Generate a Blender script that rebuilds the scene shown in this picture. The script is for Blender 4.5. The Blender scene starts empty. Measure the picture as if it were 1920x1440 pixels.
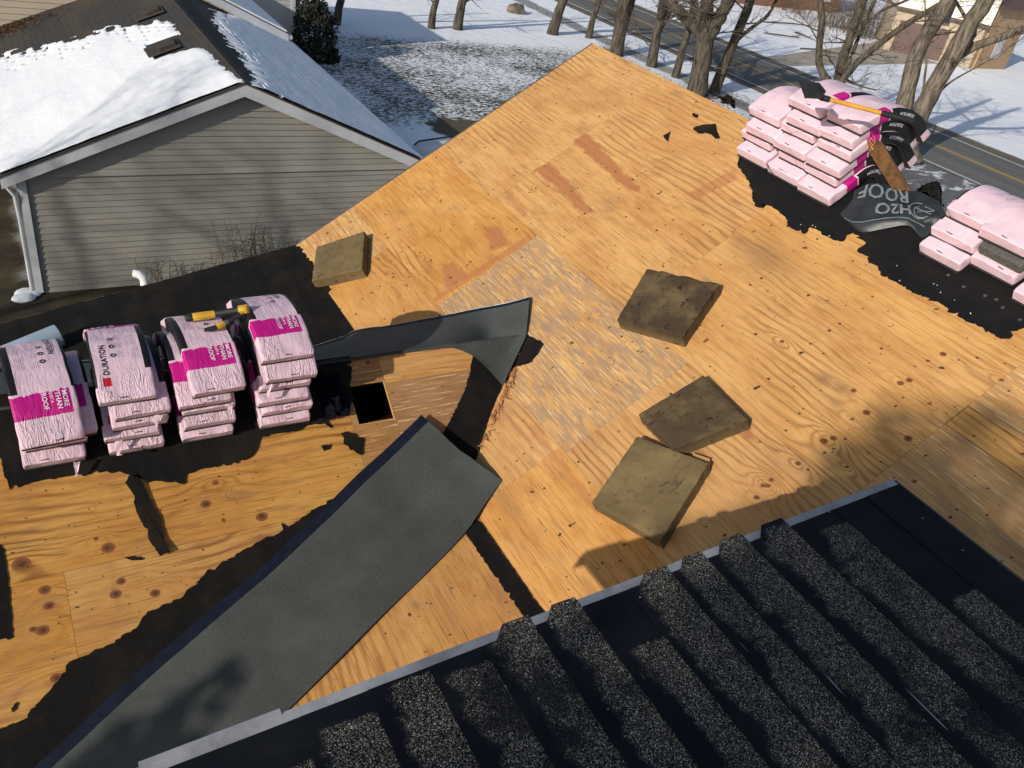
import bpy, bmesh, math, random
import numpy as np
from mathutils import Vector, Matrix, noise as mnoise
from math import radians, sin, cos, tan, pi, sqrt, exp, atan2

random.seed(7); RNG = np.random.default_rng(7)
SC = bpy.context.scene
COL = SC.collection

# ------------------------------------------------------------------ camera
FPX = 1537.433                                     # focal length in photo pixels (photo 1920 x 1440)
E1 = np.array([-0.48199301, -0.55062671, 0.6815372])   # +Y (along the ridges) in camera axes
E2 = np.array([0.86015206, -0.14928641, 0.48770074])   # +X
E3 = np.array([-0.16679681, 0.82129397, 0.5455777])    # -Z
M = np.stack([E2, E1, -E3], 0)
CAMZ = 9.0
CAM = np.array([0, 0, CAMZ])
cam = bpy.data.cameras.new('camera'); camo = bpy.data.objects.new('camera', cam); COL.objects.link(camo)
cam.sensor_fit = 'HORIZONTAL'; cam.sensor_width = 36.0; cam.lens = FPX / 1920 * 36
cam.clip_start = 0.05; cam.clip_end = 2000
r_, u_, b_ = M @ np.array([1, 0, 0]), M @ np.array([0, -1, 0]), M @ np.array([0, 0, -1])
camo.matrix_world = Matrix(((r_[0], u_[0], b_[0], 0), (r_[1], u_[1], b_[1], 0), (r_[2], u_[2], b_[2], CAMZ), (0, 0, 0, 1)))
SC.camera = camo

# ------------------------------------------------------------------ light
SUN_EL, SUN_AZ = 22.5, 23.5                        # light travels towards azimuth SUN_AZ (from +X to +Y)
LDIR = Vector((cos(radians(SUN_EL)) * cos(radians(SUN_AZ)), cos(radians(SUN_EL)) * sin(radians(SUN_AZ)), -sin(radians(SUN_EL))))
sl = bpy.data.lights.new('sun', 'SUN'); sl.energy = 3.9; sl.angle = radians(0.55); sl.color = (1.0, 0.93, 0.82)
slo = bpy.data.objects.new('sun', sl); COL.objects.link(slo)
slo.rotation_euler = LDIR.to_track_quat('-Z', 'Y').to_euler(); slo.location = (-20, -10, 30)
W = bpy.data.worlds.new('World'); SC.world = W; W.use_nodes = True
wn = W.node_tree; bg = wn.nodes['Background']
sky = wn.nodes.new('ShaderNodeTexSky'); sky.sky_type = 'NISHITA'; sky.sun_disc = False
sky.sun_elevation = radians(SUN_EL); sky.sun_rotation = atan2(-LDIR.x, -LDIR.y)
wn.links.new(sky.outputs[0], bg.inputs[0]); bg.inputs[1].default_value = 0.10
SC.view_settings.view_transform = 'Standard'; SC.view_settings.look = 'None'
SC.view_settings.exposure = 0.15; SC.view_settings.gamma = 1.0

# ------------------------------------------------------------------ geometry of the place (photo pixel -> point on a real plane)
def ray(x, y):
    v = M @ np.array([x - 960, y - 720, FPX]); return v / np.linalg.norm(v)
def hit(q, P, n):
    r = ray(*q); n = np.asarray(n, float); return CAM + r * (((np.asarray(P) - CAM) @ n) / (r @ n))
def nX(deg): t = radians(deg); return np.array((-sin(t), 0, cos(t)))
RIDGE = np.array((6.441, 8.75, -1.907 + CAMZ))
N1 = nX(34.0); D1 = np.array((-cos(radians(34)), 0, -sin(radians(34))))
BRK = np.array((2.75, 0, -4.396 + CAMZ)); VB = 4.452
N4 = nX(12.2)
RID3 = np.array((0, 5.29, -3.706 + CAMZ)); N3 = np.array((0, -sin(radians(34)), cos(radians(34)))); N3B = np.array((0, sin(radians(34)), cos(radians(34))))
D3 = np.array((0, -cos(radians(34)), -sin(radians(34))))
P5 = ray(1250, 1080) * 3.85 + CAM; N5 = nX(3.5)
GND = np.array((0, 0, 0.0)); NZ = np.array((0, 0, 1.0))
PLANES = {'1': (RIDGE, N1), '4': (BRK, N4), '3': (RID3, N3), '3b': (RID3, N3B), '5': (P5, N5), 'g': (GND, NZ)}
def at(q, pl, off=0.0):
    P, n = PLANES[pl]; return hit(q, P + n * off, n)
def uv1(q): P = at(q, '1'); return (P[1], (RIDGE[0] - P[0]) / cos(radians(34)))
def uv3(q): P = at(q, '3'); return (P[0], (5.29 - P[1]) / cos(radians(34)))
def uv4(q): P = at(q, '4'); return (P[1], (2.75 - P[0]) / cos(radians(12.2)))
def z1(x): return RIDGE[2] - (RIDGE[0] - x) * tan(radians(34))
def z4(x): return BRK[2] - (BRK[0] - x) * tan(radians(12.2))
def z3(y): return RID3[2] - abs(5.29 - y) * tan(radians(34))
def zroof(x, y): return max(z1(x) if x > 2.75 else z4(x), z3(y))

# ------------------------------------------------------------------ object helpers
def V(p): return Vector((float(p[0]), float(p[1]), float(p[2])))
def link(name, me, mats=None, parent=None):
    o = bpy.data.objects.new(name, me); COL.objects.link(o)
    if mats:
        for m in (mats if isinstance(mats, (list, tuple)) else [mats]): me.materials.append(m)
    if parent is not None: o.parent = parent
    return o
def tag(o, label, cat=None, group=None, kind=None):
    if label: o['label'] = label
    if cat: o['category'] = cat
    if group: o['group'] = group
    if kind: o['kind'] = kind
    return o
def empty(name, loc, label, cat, group=None):
    o = bpy.data.objects.new(name, None); COL.objects.link(o); o.location = V(loc); o.empty_display_size = 0.2
    return tag(o, label, cat, group)
def setparent(o, p):
    o.parent = p
    o.matrix_parent_inverse = Matrix.Translation(-p.location) if p is not None else Matrix()
class MB:
    """collects shapes, then becomes ONE mesh object (world coordinates)"""
    def __init__(s): s.v = []; s.f = []; s.uv = []; s.sm = []
    def add(s, verts, faces, smooth=False):
        b = len(s.v); s.v += [tuple(float(c) for c in p) for p in verts]
        s.f += [tuple(i + b for i in f) for f in faces]; s.sm += [smooth] * len(faces); return s
    def box(s, c, sx, sy, sz, rot=None):
        R = rot if rot is not None else np.eye(3)
        vs = [np.asarray(c) + R @ np.array((a * sx / 2, b * sy / 2, d * sz / 2)) for a in (-1, 1) for b in (-1, 1) for d in (-1, 1)]
        return s.add(vs, [(0, 1, 3, 2), (4, 6, 7, 5), (0, 4, 5, 1), (2, 3, 7, 6), (0, 2, 6, 4), (1, 5, 7, 3)])
    def prism(s, poly, d):
        """poly: list of 3D points (a flat outline), pushed by vector d"""
        n = len(poly); d = np.asarray(d)
        return s.add([np.asarray(p) for p in poly] + [np.asarray(p) + d for p in poly],
                     [tuple(range(n)), tuple(range(2 * n - 1, n - 1, -1))] + [(i, i + n, (i + 1) % n + n, (i + 1) % n) for i in range(n)])
    def tube(s, pts, rad, n=8, caps=True, smooth=True):
        pts = [np.asarray(p, float) for p in pts]; m = len(pts)
        if not hasattr(rad, '__len__'): rad = [rad] * m
        vs = []; ref = np.array((0.31, 0.17, 0.93)); 
        for i in range(m):
            t = pts[min(i + 1, m - 1)] - pts[max(i - 1, 0)]; t = t / (np.linalg.norm(t) + 1e-9)
            a = np.cross(t, ref)
            if np.linalg.norm(a) < 0.05: a = np.cross(t, (1, 0, 0))
            a /= np.linalg.norm(a); b = np.cross(t, a)
            for k in range(n): vs.append(pts[i] + rad[i] * (cos(2 * pi * k / n) * a + sin(2 * pi * k / n) * b))
        fs = [(i * n + k, i * n + (k + 1) % n, (i + 1) * n + (k + 1) % n, (i + 1) * n + k) for i in range(m - 1) for k in range(n)]
        if caps: fs += [tuple(range(n - 1, -1, -1)), tuple(range((m - 1) * n, m * n))]
        return s.add(vs, fs, smooth)
    def grid(s, G, thick=None, smooth=True):
        """G: array [a][b][3]; thick: vector pushed down to close it"""
        G = np.asarray(G, float); a, b = G.shape[:2]; vs = list(G.reshape(-1, 3))
        fs = [(i * b + j, i * b + j + 1, (i + 1) * b + j + 1, (i + 1) * b + j) for i in range(a - 1) for j in range(b - 1)]
        if thick is not None:
            o = a * b; th = np.asarray(thick); vs += [p + th for p in vs]
            fs += [tuple(i + o for i in reversed(f)) for f in fs]
            ring = [j for j in range(b)] + [i * b + b - 1 for i in range(1, a)] + [(a - 1) * b + j for j in range(b - 2, -1, -1)] + [i * b for i in range(a - 2, 0, -1)]
            fs += [(ring[k], ring[k] + o, ring[(k + 1) % len(ring)] + o, ring[(k + 1) % len(ring)]) for k in range(len(ring))]
        return s.add(vs, fs, smooth)
    def mesh(s, name):
        me = bpy.data.meshes.new(name); me.from_pydata(s.v, [], s.f); me.validate(); me.update()
        bm = bmesh.new(); bm.from_mesh(me); bmesh.ops.recalc_face_normals(bm, faces=bm.faces); bm.to_mesh(me); bm.free()
        if len(me.polygons) == len(s.sm): me.polygons.foreach_set('use_smooth', s.sm)
        me.set_sharp_from_angle(angle=radians(42))
        return me
    def build(s, name, mat, parent=None, bevel=0.0):
        me = s.mesh(name); o = link(name, me, mat)
        if parent is not None: setparent(o, parent)
        if bevel:
            md = o.modifiers.new('bevel', 'BEVEL'); md.width = bevel; md.segments = 2; md.limit_method = 'ANGLE'
        return o
def ragged(pts, step=0.03, amp=0.012, closed=True, smooth_edges=(), seed=0):
    step *= .6
    """subdivide an outline of 3D points and roughen it like torn felt"""
    out = []; n = len(pts); rg = random.Random(seed)
    for i in range(n if closed else n - 1):
        a = np.asarray(pts[i], float); b = np.asarray(pts[(i + 1) % n], float); L = np.linalg.norm(b - a)
        k = max(1, int(L / step)); out.append(a)
        if i in smooth_edges: continue
        t = (b - a) / (L + 1e-9)
        for j in range(1, k):
            p = a + (b - a) * j / k
            f = .6 + (1.6 if rg.random() < .12 else 0); out.append(p + np.array((rg.gauss(0, amp), rg.gauss(0, amp), 0)) * f * 0.8)
    return out
def onplane(p, pl, off):
    P, n = PLANES[pl]; p = np.asarray(p, float); q = p.copy(); q[2] = P[2] - ((p[0] - P[0]) * n[0] + (p[1] - P[1]) * n[1]) / n[2]
    return q + n * off

# ------------------------------------------------------------------ material helpers
class G:
    def __init__(s, name):
        s.m = bpy.data.materials.new(name); s.m.use_nodes = True; s.t = s.m.node_tree; s.b = s.t.nodes['Principled BSDF']
    def n(s, typ, ins=None, **props):
        nd = s.t.nodes.new('ShaderNode' + typ)
        for k, v in props.items(): setattr(nd, k, v)
        for k, v in (ins or {}).items(): s.set(nd.inputs[k], v)
        return nd
    def set(s, sock, v):
        if isinstance(v, bpy.types.NodeSocket): s.t.links.new(v, sock)
        elif isinstance(v, bpy.types.Node): s.t.links.new(v.outputs[0], sock)
        else:
            if hasattr(v, '__len__') and len(v) == 3 and sock.type == 'RGBA': v = (*v, 1)
            sock.default_value = v
    def math(s, op, a, b=None, c=None, clamp=False):
        nd = s.n('Math', operation=op); nd.use_clamp = clamp
        s.set(nd.inputs[0], a)
        if b is not None: s.set(nd.inputs[1], b)
        if c is not None: s.set(nd.inputs[2], c)
        return nd.outputs[0]
    def mul(s, a, b): return s.math('MULTIPLY', a, b)
    def add(s, a, b): return s.math('ADD', a, b)
    def sub(s, a, b): return s.math('SUBTRACT', a, b)
    def sstep(s, x, a, b):
        nd = s.n('MapRange', interpolation_type='SMOOTHSTEP'); s.set(nd.inputs[0], x); s.set(nd.inputs[1], a); s.set(nd.inputs[2], b); return nd.outputs[0]
    def mix(s, fac, a, b, blend='MIX'):
        nd = s.n('Mix', data_type='RGBA', blend_type=blend); s.set(nd.inputs[0], fac); s.set(nd.inputs[6], a); s.set(nd.inputs[7], b); return nd.outputs[2]
    def noise(s, vec, scale, detail=3, rough=0.55, dist=0.0):
        nd = s.n('TexNoise'); s.set(nd.inputs['Vector'], vec); nd.inputs['Scale'].default_value = scale; nd.inputs['Detail'].default_value = detail
        nd.inputs['Roughness'].default_value = rough; nd.inputs['Distortion'].default_value = dist; return nd.outputs[0]
    def vor(s, vec, scale, rnd=1.0, feature='F1'):
        nd = s.n('TexVoronoi', feature=feature); s.set(nd.inputs['Vector'], vec); nd.inputs['Scale'].default_value = scale; nd.inputs['Randomness'].default_value = rnd; return nd
    def scale(s, vec, sc, off=None):
        nd = s.n('Mapping'); s.set(nd.inputs['Vector'], vec); nd.inputs['Scale'].default_value = sc
        if off is not None: s.set(nd.inputs['Location'], off)
        return nd.outputs[0]
    def attr(s, name): return s.n('Attribute', attribute_name=name).outputs['Fac']
    def uv(s): return s.n('TexCoord').outputs['UV']
    def obj(s): return s.n('TexCoord').outputs['Object']
    def pos(s): return s.n('NewGeometry').outputs['Position']
    def xyz(s, v): return s.n('SeparateXYZ', {0: v}).outputs
    def rand(s): return s.n('ObjectInfo').outputs['Random']
    def bump(s, h, strength=0.3, dist=0.01):
        nd = s.n('Bump'); s.set(nd.inputs['Height'], h); nd.inputs['Strength'].default_value = strength; nd.inputs['Distance'].default_value = dist
        s.t.links.new(nd.outputs[0], s.b.inputs['Normal']); return nd
    def done(s, color, rough=0.7, spec=0.4, metal=0.0):
        s.set(s.b.inputs['Base Color'], color); s.set(s.b.inputs['Roughness'], rough); s.b.inputs['Specular IOR Level'].default_value = spec
        s.b.inputs['Metallic'].default_value = metal; return s.m

def m_plain(name, col, rough=0.6, var=0.15, nscale=12, bump=0.15, spec=0.4, metal=0.0):
    g = G(name); n = g.noise(g.obj(), nscale, 5, 0.6)
    c = g.mix(g.mul(g.sstep(n, 0.3, 0.7), 1.0), tuple(x * (1 - var) for x in col), tuple(min(1, x * (1 + var)) for x in col))
    if bump: g.bump(g.noise(g.obj(), nscale * 4, 4), bump, 0.004)
    return g.done(c, rough, spec, metal)

def m_plywood(name, light, mid, dark, gray=0.0, red=1.0, ringf=60.0, ringc=0.55):
    g = G(name); uv = g.uv(); rnd = g.rand()
    off = g.n('CombineXYZ', {0: g.mul(rnd, 37.0), 1: g.mul(rnd, 91.0), 2: g.mul(rnd, 13.0)}).outputs[0]
    def S(sx, sy): return g.scale(uv, (sx, sy, 1), off)
    x, y, z = g.xyz(S(1, 1))
    warp = g.noise(S(0.55, 1.6), 1.0, 3, 0.5)
    warp2 = g.noise(S(2.2, 6.0), 1.0, 3, 0.55)
    ph = g.add(g.mul(y, ringf), g.add(g.mul(warp, 30.0), g.add(g.mul(warp2, 5.0), g.attr('gp'))))
    ring = g.math('POWER', g.math('MULTIPLY_ADD', g.math('SINE', ph), 0.5, 0.5), 3.2)
    vis = g.sstep(g.noise(S(0.8, 1.1), 1.0, 2), 0.38, 0.66)
    fib = g.noise(S(9, 330), 1.0, 2, 0.6); fib2 = g.noise(S(2.6, 105), 1.0, 2, 0.6)
    blot = g.noise(S(1.3, 2.6), 1.0, 5, 0.65); blot2 = g.noise(S(3.5, 9), 1.0, 4, 0.6)
    c = g.mix(g.sstep(blot, 0.34, 0.68), light, mid)
    c = g.mix(g.mul(g.sstep(blot2, 0.52, 0.74), 0.34), c, dark)
    c = g.mix(g.mul(g.mul(ring, vis), ringc), c, tuple(k * .8 for k in dark))
    c = g.mix(g.mul(g.sstep(fib2, 0.50, 0.66), 0.42), c, dark)
    c = g.mix(g.mul(g.sstep(fib, 0.52, 0.8), 0.30), c, tuple(0.55 * k for k in dark))
    pale = g.sstep(g.noise(S(4.0, 40), 1.0, 4, 0.65), 0.55, 0.75)
    c = g.mix(g.mul(pale, 0.35), c, tuple(min(0.9, k * 1.18) for k in light))
    c = g.mix(g.mul(g.sstep(g.noise(S(0.8, 9), 1.0, 4, 0.65), 0.56, 0.72), 0.42), c, (0.36, 0.145, 0.05))
    # thin dark checks along the grain
    chk = g.sstep(g.noise(S(3.6, 150), 1.0, 1, 0.4), 0.69, 0.74)
    c = g.mix(g.mul(chk, 0.75), c, (0.09, 0.045, 0.02))
    if gray:
        gm = g.sstep(g.noise(S(4.2, 34), 1.0, 4, 0.7), 0.45, 0.55)
        gm = g.mul(gm, g.sstep(g.noise(S(1.5, 3.5), 1.0, 4, 0.7), 0.26, 0.5))
        gm2 = g.sstep(g.noise(S(2.2, 7.0), 1.0, 4, 0.7), 0.5, 0.62)
        gm = g.math('MAXIMUM', gm, g.mul(gm2, 0.7))
        c = g.mix(g.mul(gm, gray), c, g.mix(blot2, (0.20, 0.135, 0.095), (0.36, 0.25, 0.18)))
        c = g.mix(g.mul(g.sstep(g.noise(S(3.4, 75), 1.0, 3), 0.58, 0.66), 0.75), c, (0.74, 0.52, 0.25))
    # dirty patches, soft
    dirt = g.mul(g.sstep(g.noise(S(1.1, 2.2), 1.0, 6, 0.72), 0.53, 0.72), 0.42)
    c = g.mix(dirt, c, (0.30, 0.19, 0.11))
    # small specks (staples, nail heads, crumbs)
    v = g.vor(g.scale(uv, (1, 1, 1), off), 12.0); sel = g.xyz(v.outputs['Color'])
    rad = g.math('MULTIPLY_ADD', sel[1], 0.07, 0.03)
    spk = g.mul(g.math('LESS_THAN', v.outputs['Distance'], rad), g.math('LESS_THAN', sel[0], 0.5))
    v2 = g.vor(g.scale(uv, (0.55, 1.5, 1), off), 17.0); s2 = g.xyz(v2.outputs['Color'])
    spk2 = g.mul(g.math('LESS_THAN', v2.outputs['Distance'], 0.075), g.math('LESS_THAN', s2[0], 0.28))
    c = g.mix(g.mul(g.math('MAXIMUM', spk, spk2), 0.85), c, (0.045, 0.028, 0.018))
    c = g.mix(g.mul(g.attr('st'), red), c, g.mix(fib2, (0.42, 0.165, 0.07), (0.28, 0.095, 0.035)))
    c = g.mix(g.attr('sm'), c, (0.17, 0.10, 0.055))
    kr = g.math('MULTIPLY', g.sstep(g.attr('kn'), 0.45, 1.0), g.sstep(g.noise(S(30, 60), 1.0, 3), .2, .6))
    kc = g.mix(kr, (0.20, 0.075, 0.026), (0.065, 0.025, 0.011))
    c = g.mix(g.sstep(g.attr('kn'), 0.12, 0.4), c, kc)
    c = g.mix(g.sstep(g.attr('nl'), 0.35, 0.8), c, (0.05, 0.03, 0.02))
    hsv = g.n('HueSaturation', {'Saturation': g.math('MULTIPLY_ADD', g.math('FRACT', g.mul(rnd, 7.3)), 0.07, 0.965), 'Value': g.math('MULTIPLY_ADD', g.math('FRACT', g.mul(rnd, 3.7)), 0.08, 0.96), 'Color': c})
    h = g.add(g.mul(fib2, 0.5), g.add(g.mul(ring, 0.15), g.mul(g.attr('kn'), -0.8)))
    g.bump(h, 0.25, 0.004)
    return g.done(hsv.outputs[0], 0.72, 0.25)

PLY = m_plywood('plywood_pale', (0.62, 0.355, 0.130), (0.51, 0.26, 0.085), (0.26, 0.105, 0.032), ringf=95.0, ringc=0.62)
PLY_O = m_plywood('plywood_orange', (0.60, 0.32, 0.10), (0.49, 0.23, 0.06), (0.24, 0.085, 0.022), ringf=90.0, ringc=0.75)
PLY_G = m_plywood('plywood_weathered', (0.62, 0.36, 0.12), (0.52, 0.27, 0.08), (0.29, 0.135, 0.045), gray=0.78, ringf=90.0)
PLY_G2 = m_plywood('plywood_half_weathered', (0.60, 0.35, 0.125), (0.50, 0.265, 0.088), (0.29, 0.13, 0.045), gray=0.35, ringf=90.0)
PLY_K = m_plywood('plywood_knotty', (0.56, 0.30, 0.078), (0.46, 0.215, 0.047), (0.21, 0.075, 0.018), ringf=85.0, ringc=0.9)
PLY_B = m_plywood('plywood_brown', (0.42, 0.225, 0.085), (0.33, 0.16, 0.058), (0.18, 0.075, 0.026), gray=0.15)
EDGE_W = m_plain('deck_edge_wood', (0.30, 0.15, 0.06), 0.8, 0.3, 20)

def m_felt(name, col, brown=0.4, rough=0.62, ridges=0.0, bump=0.5):
    g = G(name); o = g.obj()
    n1 = g.noise(o, 2.2, 5, 0.65); n2 = g.noise(o, 14, 5, 0.7)
    c = g.mix(g.mul(g.sstep(n1, 0.4, 0.7), brown), col, (0.035, 0.024, 0.015))
    c = g.mix(g.mul(g.sstep(n2, 0.5, 0.75), 0.4), c, tuple(k * 2.1 for k in col))
    v = g.vor(o, 9.0); sp = g.mul(g.math('LESS_THAN', v.outputs['Distance'], 0.055), g.math('LESS_THAN', g.xyz(v.outputs['Color'])[0], 0.10))
    c = g.mix(g.mul(sp, 0.8), c, (0.45, 0.42, 0.38))
    g.bump(g.add(g.mul(n2, 0.6), g.mul(n1, 2.2)), bump, 0.02)
    return g.done(c, rough, 0.12)
FELT = m_felt('black_felt', (0.0075, 0.0072, 0.007), 0.35, 0.9)
FELT_N = m_felt('smooth_black_felt', (0.0075, 0.0078, 0.009), 0.25, 0.8)
SCRAP = m_felt('felt_scrap', (0.010, 0.008, 0.007), 0.5, 0.9)

def m_roll():
    g = G('granulated_roll'); o = g.obj()
    n = g.noise(o, 260, 2, 0.7); n1 = g.noise(o, 1.6, 5, 0.6); n3 = g.noise(o, 30, 4, 0.6)
    c = g.mix(g.sstep(n, 0.35, 0.68), (0.030, 0.034, 0.032), (0.085, 0.093, 0.086))
    c = g.mix(g.mul(g.sstep(n1, 0.42, 0.7), 0.45), c, (0.095, 0.103, 0.096))
    c = g.mix(g.mul(g.sstep(n3, 0.6, 0.75), 0.3), c, (0.05, 0.045, 0.04))
    v = g.vor(o, 24.0); sp = g.mul(g.math('LESS_THAN', v.outputs['Distance'], 0.06), g.math('LESS_THAN', g.xyz(v.outputs['Color'])[0], 0.16))
    c = g.mix(g.mul(sp, 0.6), c, (0.38, 0.36, 0.32))
    g.bump(g.add(g.mul(n, 0.4), g.mul(n1, 3.0)), 0.35, 0.01)
    return g.done(c, 0.85, 0.25)
ROLL = m_roll()
SELV = m_plain('navy_selvage', (0.006, 0.009, 0.021), 0.75, 0.25, 14, 0.2, 0.15)
TORN = m_plain('torn_white_edge', (0.55, 0.55, 0.56), 0.7, 0.25, 40)

def m_foam():
    g = G('dirty_foam'); o = g.obj(); rnd = g.rand()
    oo = g.n('VectorMath', {0: o, 1: g.n('CombineXYZ', {0: g.mul(rnd, 19.0), 1: g.mul(rnd, 7.0), 2: 0.0}).outputs[0]}, operation='ADD').outputs[0]
    n1 = g.noise(oo, 3.2, 6, 0.7); n2 = g.noise(oo, 11, 5, 0.65); n3 = g.noise(oo, 160, 3, 0.6)
    c = g.mix(g.sstep(n1, 0.38, 0.62), (0.135, 0.098, 0.048), (0.20, 0.145, 0.068))
    c = g.mix(g.mul(g.attr('dk'), g.sstep(n1, 0.30, 0.55)), c, (0.055, 0.038, 0.024))
    c = g.mix(g.mul(g.sstep(n2, 0.56, 0.68), 0.6), c, (0.075, 0.055, 0.032))
    cr = g.sstep(g.noise(g.scale(oo, (9, 24, 9)), 1.0, 3, 0.6, 0.8), 0.635, 0.67)
    c = g.mix(g.mul(cr, g.math('MULTIPLY_ADD', g.attr('dk'), .6, .35)), c, (0.02, 0.014, 0.010))
    g.bump(g.add(g.mul(n3, 0.5), g.add(n2, g.mul(cr, -1.2))), 0.6, 0.008)
    return g.done(c, 0.95, 0.15)
FOAM = m_foam()

def m_wrap(name, base, flip, mode='full'):
    """pink plastic wrapper printed with a magenta band and black edge panels, on UV (s along, w across from the top centre)"""
    g = G(name); s, w, _ = g.xyz(g.uv())
    if flip: s = g.sub(1.0, s); w = g.mul(w, -1.0)
    o = g.obj(); n = g.noise(o, 6, 4, 0.6)
    c = g.mix(g.sstep(n, 0.35, 0.65), tuple(k * 0.94 for k in base), base)
    def box(a, b, lo, hi): return g.mul(g.mul(g.math('GREATER_THAN', s, a), g.math('LESS_THAN', s, b)), g.mul(g.math('GREATER_THAN', w, lo), g.math('LESS_THAN', w, hi)))
    jag = g.mul(g.sub(g.noise(g.scale(g.uv(), (14, 26, 1)), 1.0, 1), 0.5), 0.05)
    top = g.math('ADD', 0.325, jag)
    mag = g.mul(g.mul(g.math('GREATER_THAN', s, 0.175), g.math('LESS_THAN', s, top)), g.mul(g.math('GREATER_THAN', w, -0.25), g.math('LESS_THAN', w, 0.150)))
    mag = g.math('MAXIMUM', mag, box(0.20, 0.30, 0.19, 0.26))
    if mode != 'full': mag = box(0.20, 0.32, 0.115, 0.30)
    if mode == 'plain': mag = box(0.20, 0.30, 0.19, 0.26)
    blk = g.math('MAXIMUM', box(0.335, 0.80, -0.40, -0.135 if mode == 'full' else -0.2), box(0.335, 0.90, 0.165, 0.40))
    c = g.mix(mag, c, (0.47, 0.010, 0.20))
    c = g.mix(blk, c, (0.012, 0.011, 0.013))
    # rows of small grey print
    def words(a, b, lo, hi, k):
        row = g.math('GREATER_THAN', g.math('SINE', g.mul(w, 560.0)), 0.1)
        wd = g.math('GREATER_THAN', g.noise(g.scale(g.uv(), (90, 90, 1)), 1.0, 1), 0.46)
        return g.mul(g.mul(box(a, b, lo, hi), k), g.mul(row, wd))
    tx = g.math('MAXIMUM', words(0.50, 0.60, -0.115, -0.055, 0.55), words(0.63, 0.72, -0.115, -0.075, 0.55))
    tx = g.math('MAXIMUM', tx, g.math('MAXIMUM', words(0.49, 0.54, -0.02, 0.02, 0.6), g.math('MAXIMUM', words(0.57, 0.62, -0.02, 0.02, 0.6), words(0.65, 0.70, -0.02, 0.02, 0.6))))
    c = g.mix(tx, c, (0.10, 0.08, 0.10))
    if mode == 'full': c = g.mix(box(0.835, 0.895, 0.080, 0.130), c, (0.46, 0.015, 0.03))
    else:
        c = g.mix(box(0.55, 0.585, -.03, .0), c, (0.08, 0.05, 0.10)); c = g.mix(g.mul(words(0.34, 0.50, -.10, .05, 1.0), .6), c, (0.16, 0.12, 0.18))
    sh_ = g.mul(g.sub(g.rand(), .5), .12); w2 = g.add(w, sh_); se = g.math('MINIMUM', s, g.sub(1.0, s))
    dash = g.mul(g.mul(g.math('GREATER_THAN', se, .014), g.math('LESS_THAN', se, g.math('MULTIPLY_ADD', g.noise(g.uv(), 60, 1), .012, .016))), g.math('LESS_THAN', g.math('ABSOLUTE', w2), .026))
    c = g.mix(g.mul(dash, .9), c, (0.03, 0.02, 0.03))
    # plastic wrinkles: long folds, strongest towards the two ends
    endw = g.math('MAXIMUM', g.sstep(s, 0.26, 0.04), g.sstep(s, 0.74, 0.96))
    rnd = g.rand(); off = g.n('CombineXYZ', {0: g.mul(rnd, 17.0), 1: g.mul(rnd, 43.0), 2: 0.0}).outputs[0]
    def SU(a, b): return g.scale(g.uv(), (a, b, 1), off)
    f1 = g.noise(SU(5.0, 30), 1.0, 3, 0.55, 1.1); f2 = g.noise(SU(11, 15), 1.0, 4, 0.65, 1.6); f3 = g.sstep(g.noise(SU(3, 4), 1.0, 2), .40, .62)
    fold = g.math('ABSOLUTE', g.sub(f1, .5)); fold = g.sub(1.0, g.sstep(fold, 0.0, 0.10))
    h = g.add(g.mul(g.mul(fold, f3), g.math('MULTIPLY_ADD', endw, 1.2 if mode == 'full' else .35, 0.05)), g.add(g.mul(f2, 0.45), g.mul(f1, .6)))
    g.bump(h, 0.6 if mode == 'full' else .42, 0.014)
    tear = g.mul(g.sstep(g.noise(SU(16, 9), 1.0, 4, .6, .6), 0.655, 0.675), g.math('MAXIMUM', g.sstep(s, .045, .0), g.sstep(s, .955, 1.0)))
    tear = g.math('MAXIMUM', tear, g.mul(g.sstep(g.noise(SU(30, 34), 1.0, 3), 0.735, 0.75), .8))
    c = g.mix(g.mul(tear, TEAR), c, (0.03, 0.024, 0.024))
    return g.done(c, 0.5, 0.22)
TEAR = .9
PINK_A = m_wrap('pink_wrapper', (0.68, 0.49, 0.565), False)
PINK_B = m_wrap('pink_wrapper_turned', (0.68, 0.49, 0.565), True)
PINK_C = m_wrap('pink_wrapper_side_print', (0.74, 0.535, 0.61), False, 'side')
PINK_D = m_wrap('pink_wrapper_plain', (0.74, 0.535, 0.61), True, 'plain')
SHING = m_plain('shingle_edges', (0.035, 0.033, 0.032), 0.9, 0.5, 90, 0.6)
INK_W = m_plain('white_print', (0.72, 0.70, 0.72), 0.5, 0.1, 20, 0)
INK_K = m_plain('black_print', (0.02, 0.018, 0.02), 0.5, 0.1, 20, 0)

def m_snow():
    g = G('roof_snow'); o = g.obj(); n = g.noise(g.scale(o, (1.0, 0.25, 1.0)), 1.4, 5, 0.6)
    c = g.mix(g.sstep(n, 0.3, 0.7), (0.73, 0.755, 0.80), (0.81, 0.825, 0.85))
    g.bump(g.add(n, g.mul(g.noise(o, 18, 4), 0.15)), 0.5, 0.06)
    return g.done(c, 0.65, 0.3)
SNOW = m_snow()
def m_siding(name, col):
    g = G(name); p = g.pos(); n = g.noise(p, 1.1, 5, 0.6); n2 = g.noise(g.scale(p, (2, 2, 40)), 1.0, 2)
    c = g.mix(g.sstep(n, 0.35, 0.7), tuple(k * 0.93 for k in col), col)
    c = g.mix(g.mul(n2, 0.12), c, tuple(k * 0.75 for k in col)); return g.done(c, 0.55, 0.35)
SIDING = m_siding('grey_siding', (0.285, 0.270, 0.238)); SIDING_B = m_siding('beige_siding', (0.47, 0.40, 0.31)); SIDING_G = m_siding('pale_grey_siding', (0.45, 0.45, 0.45))
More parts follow.
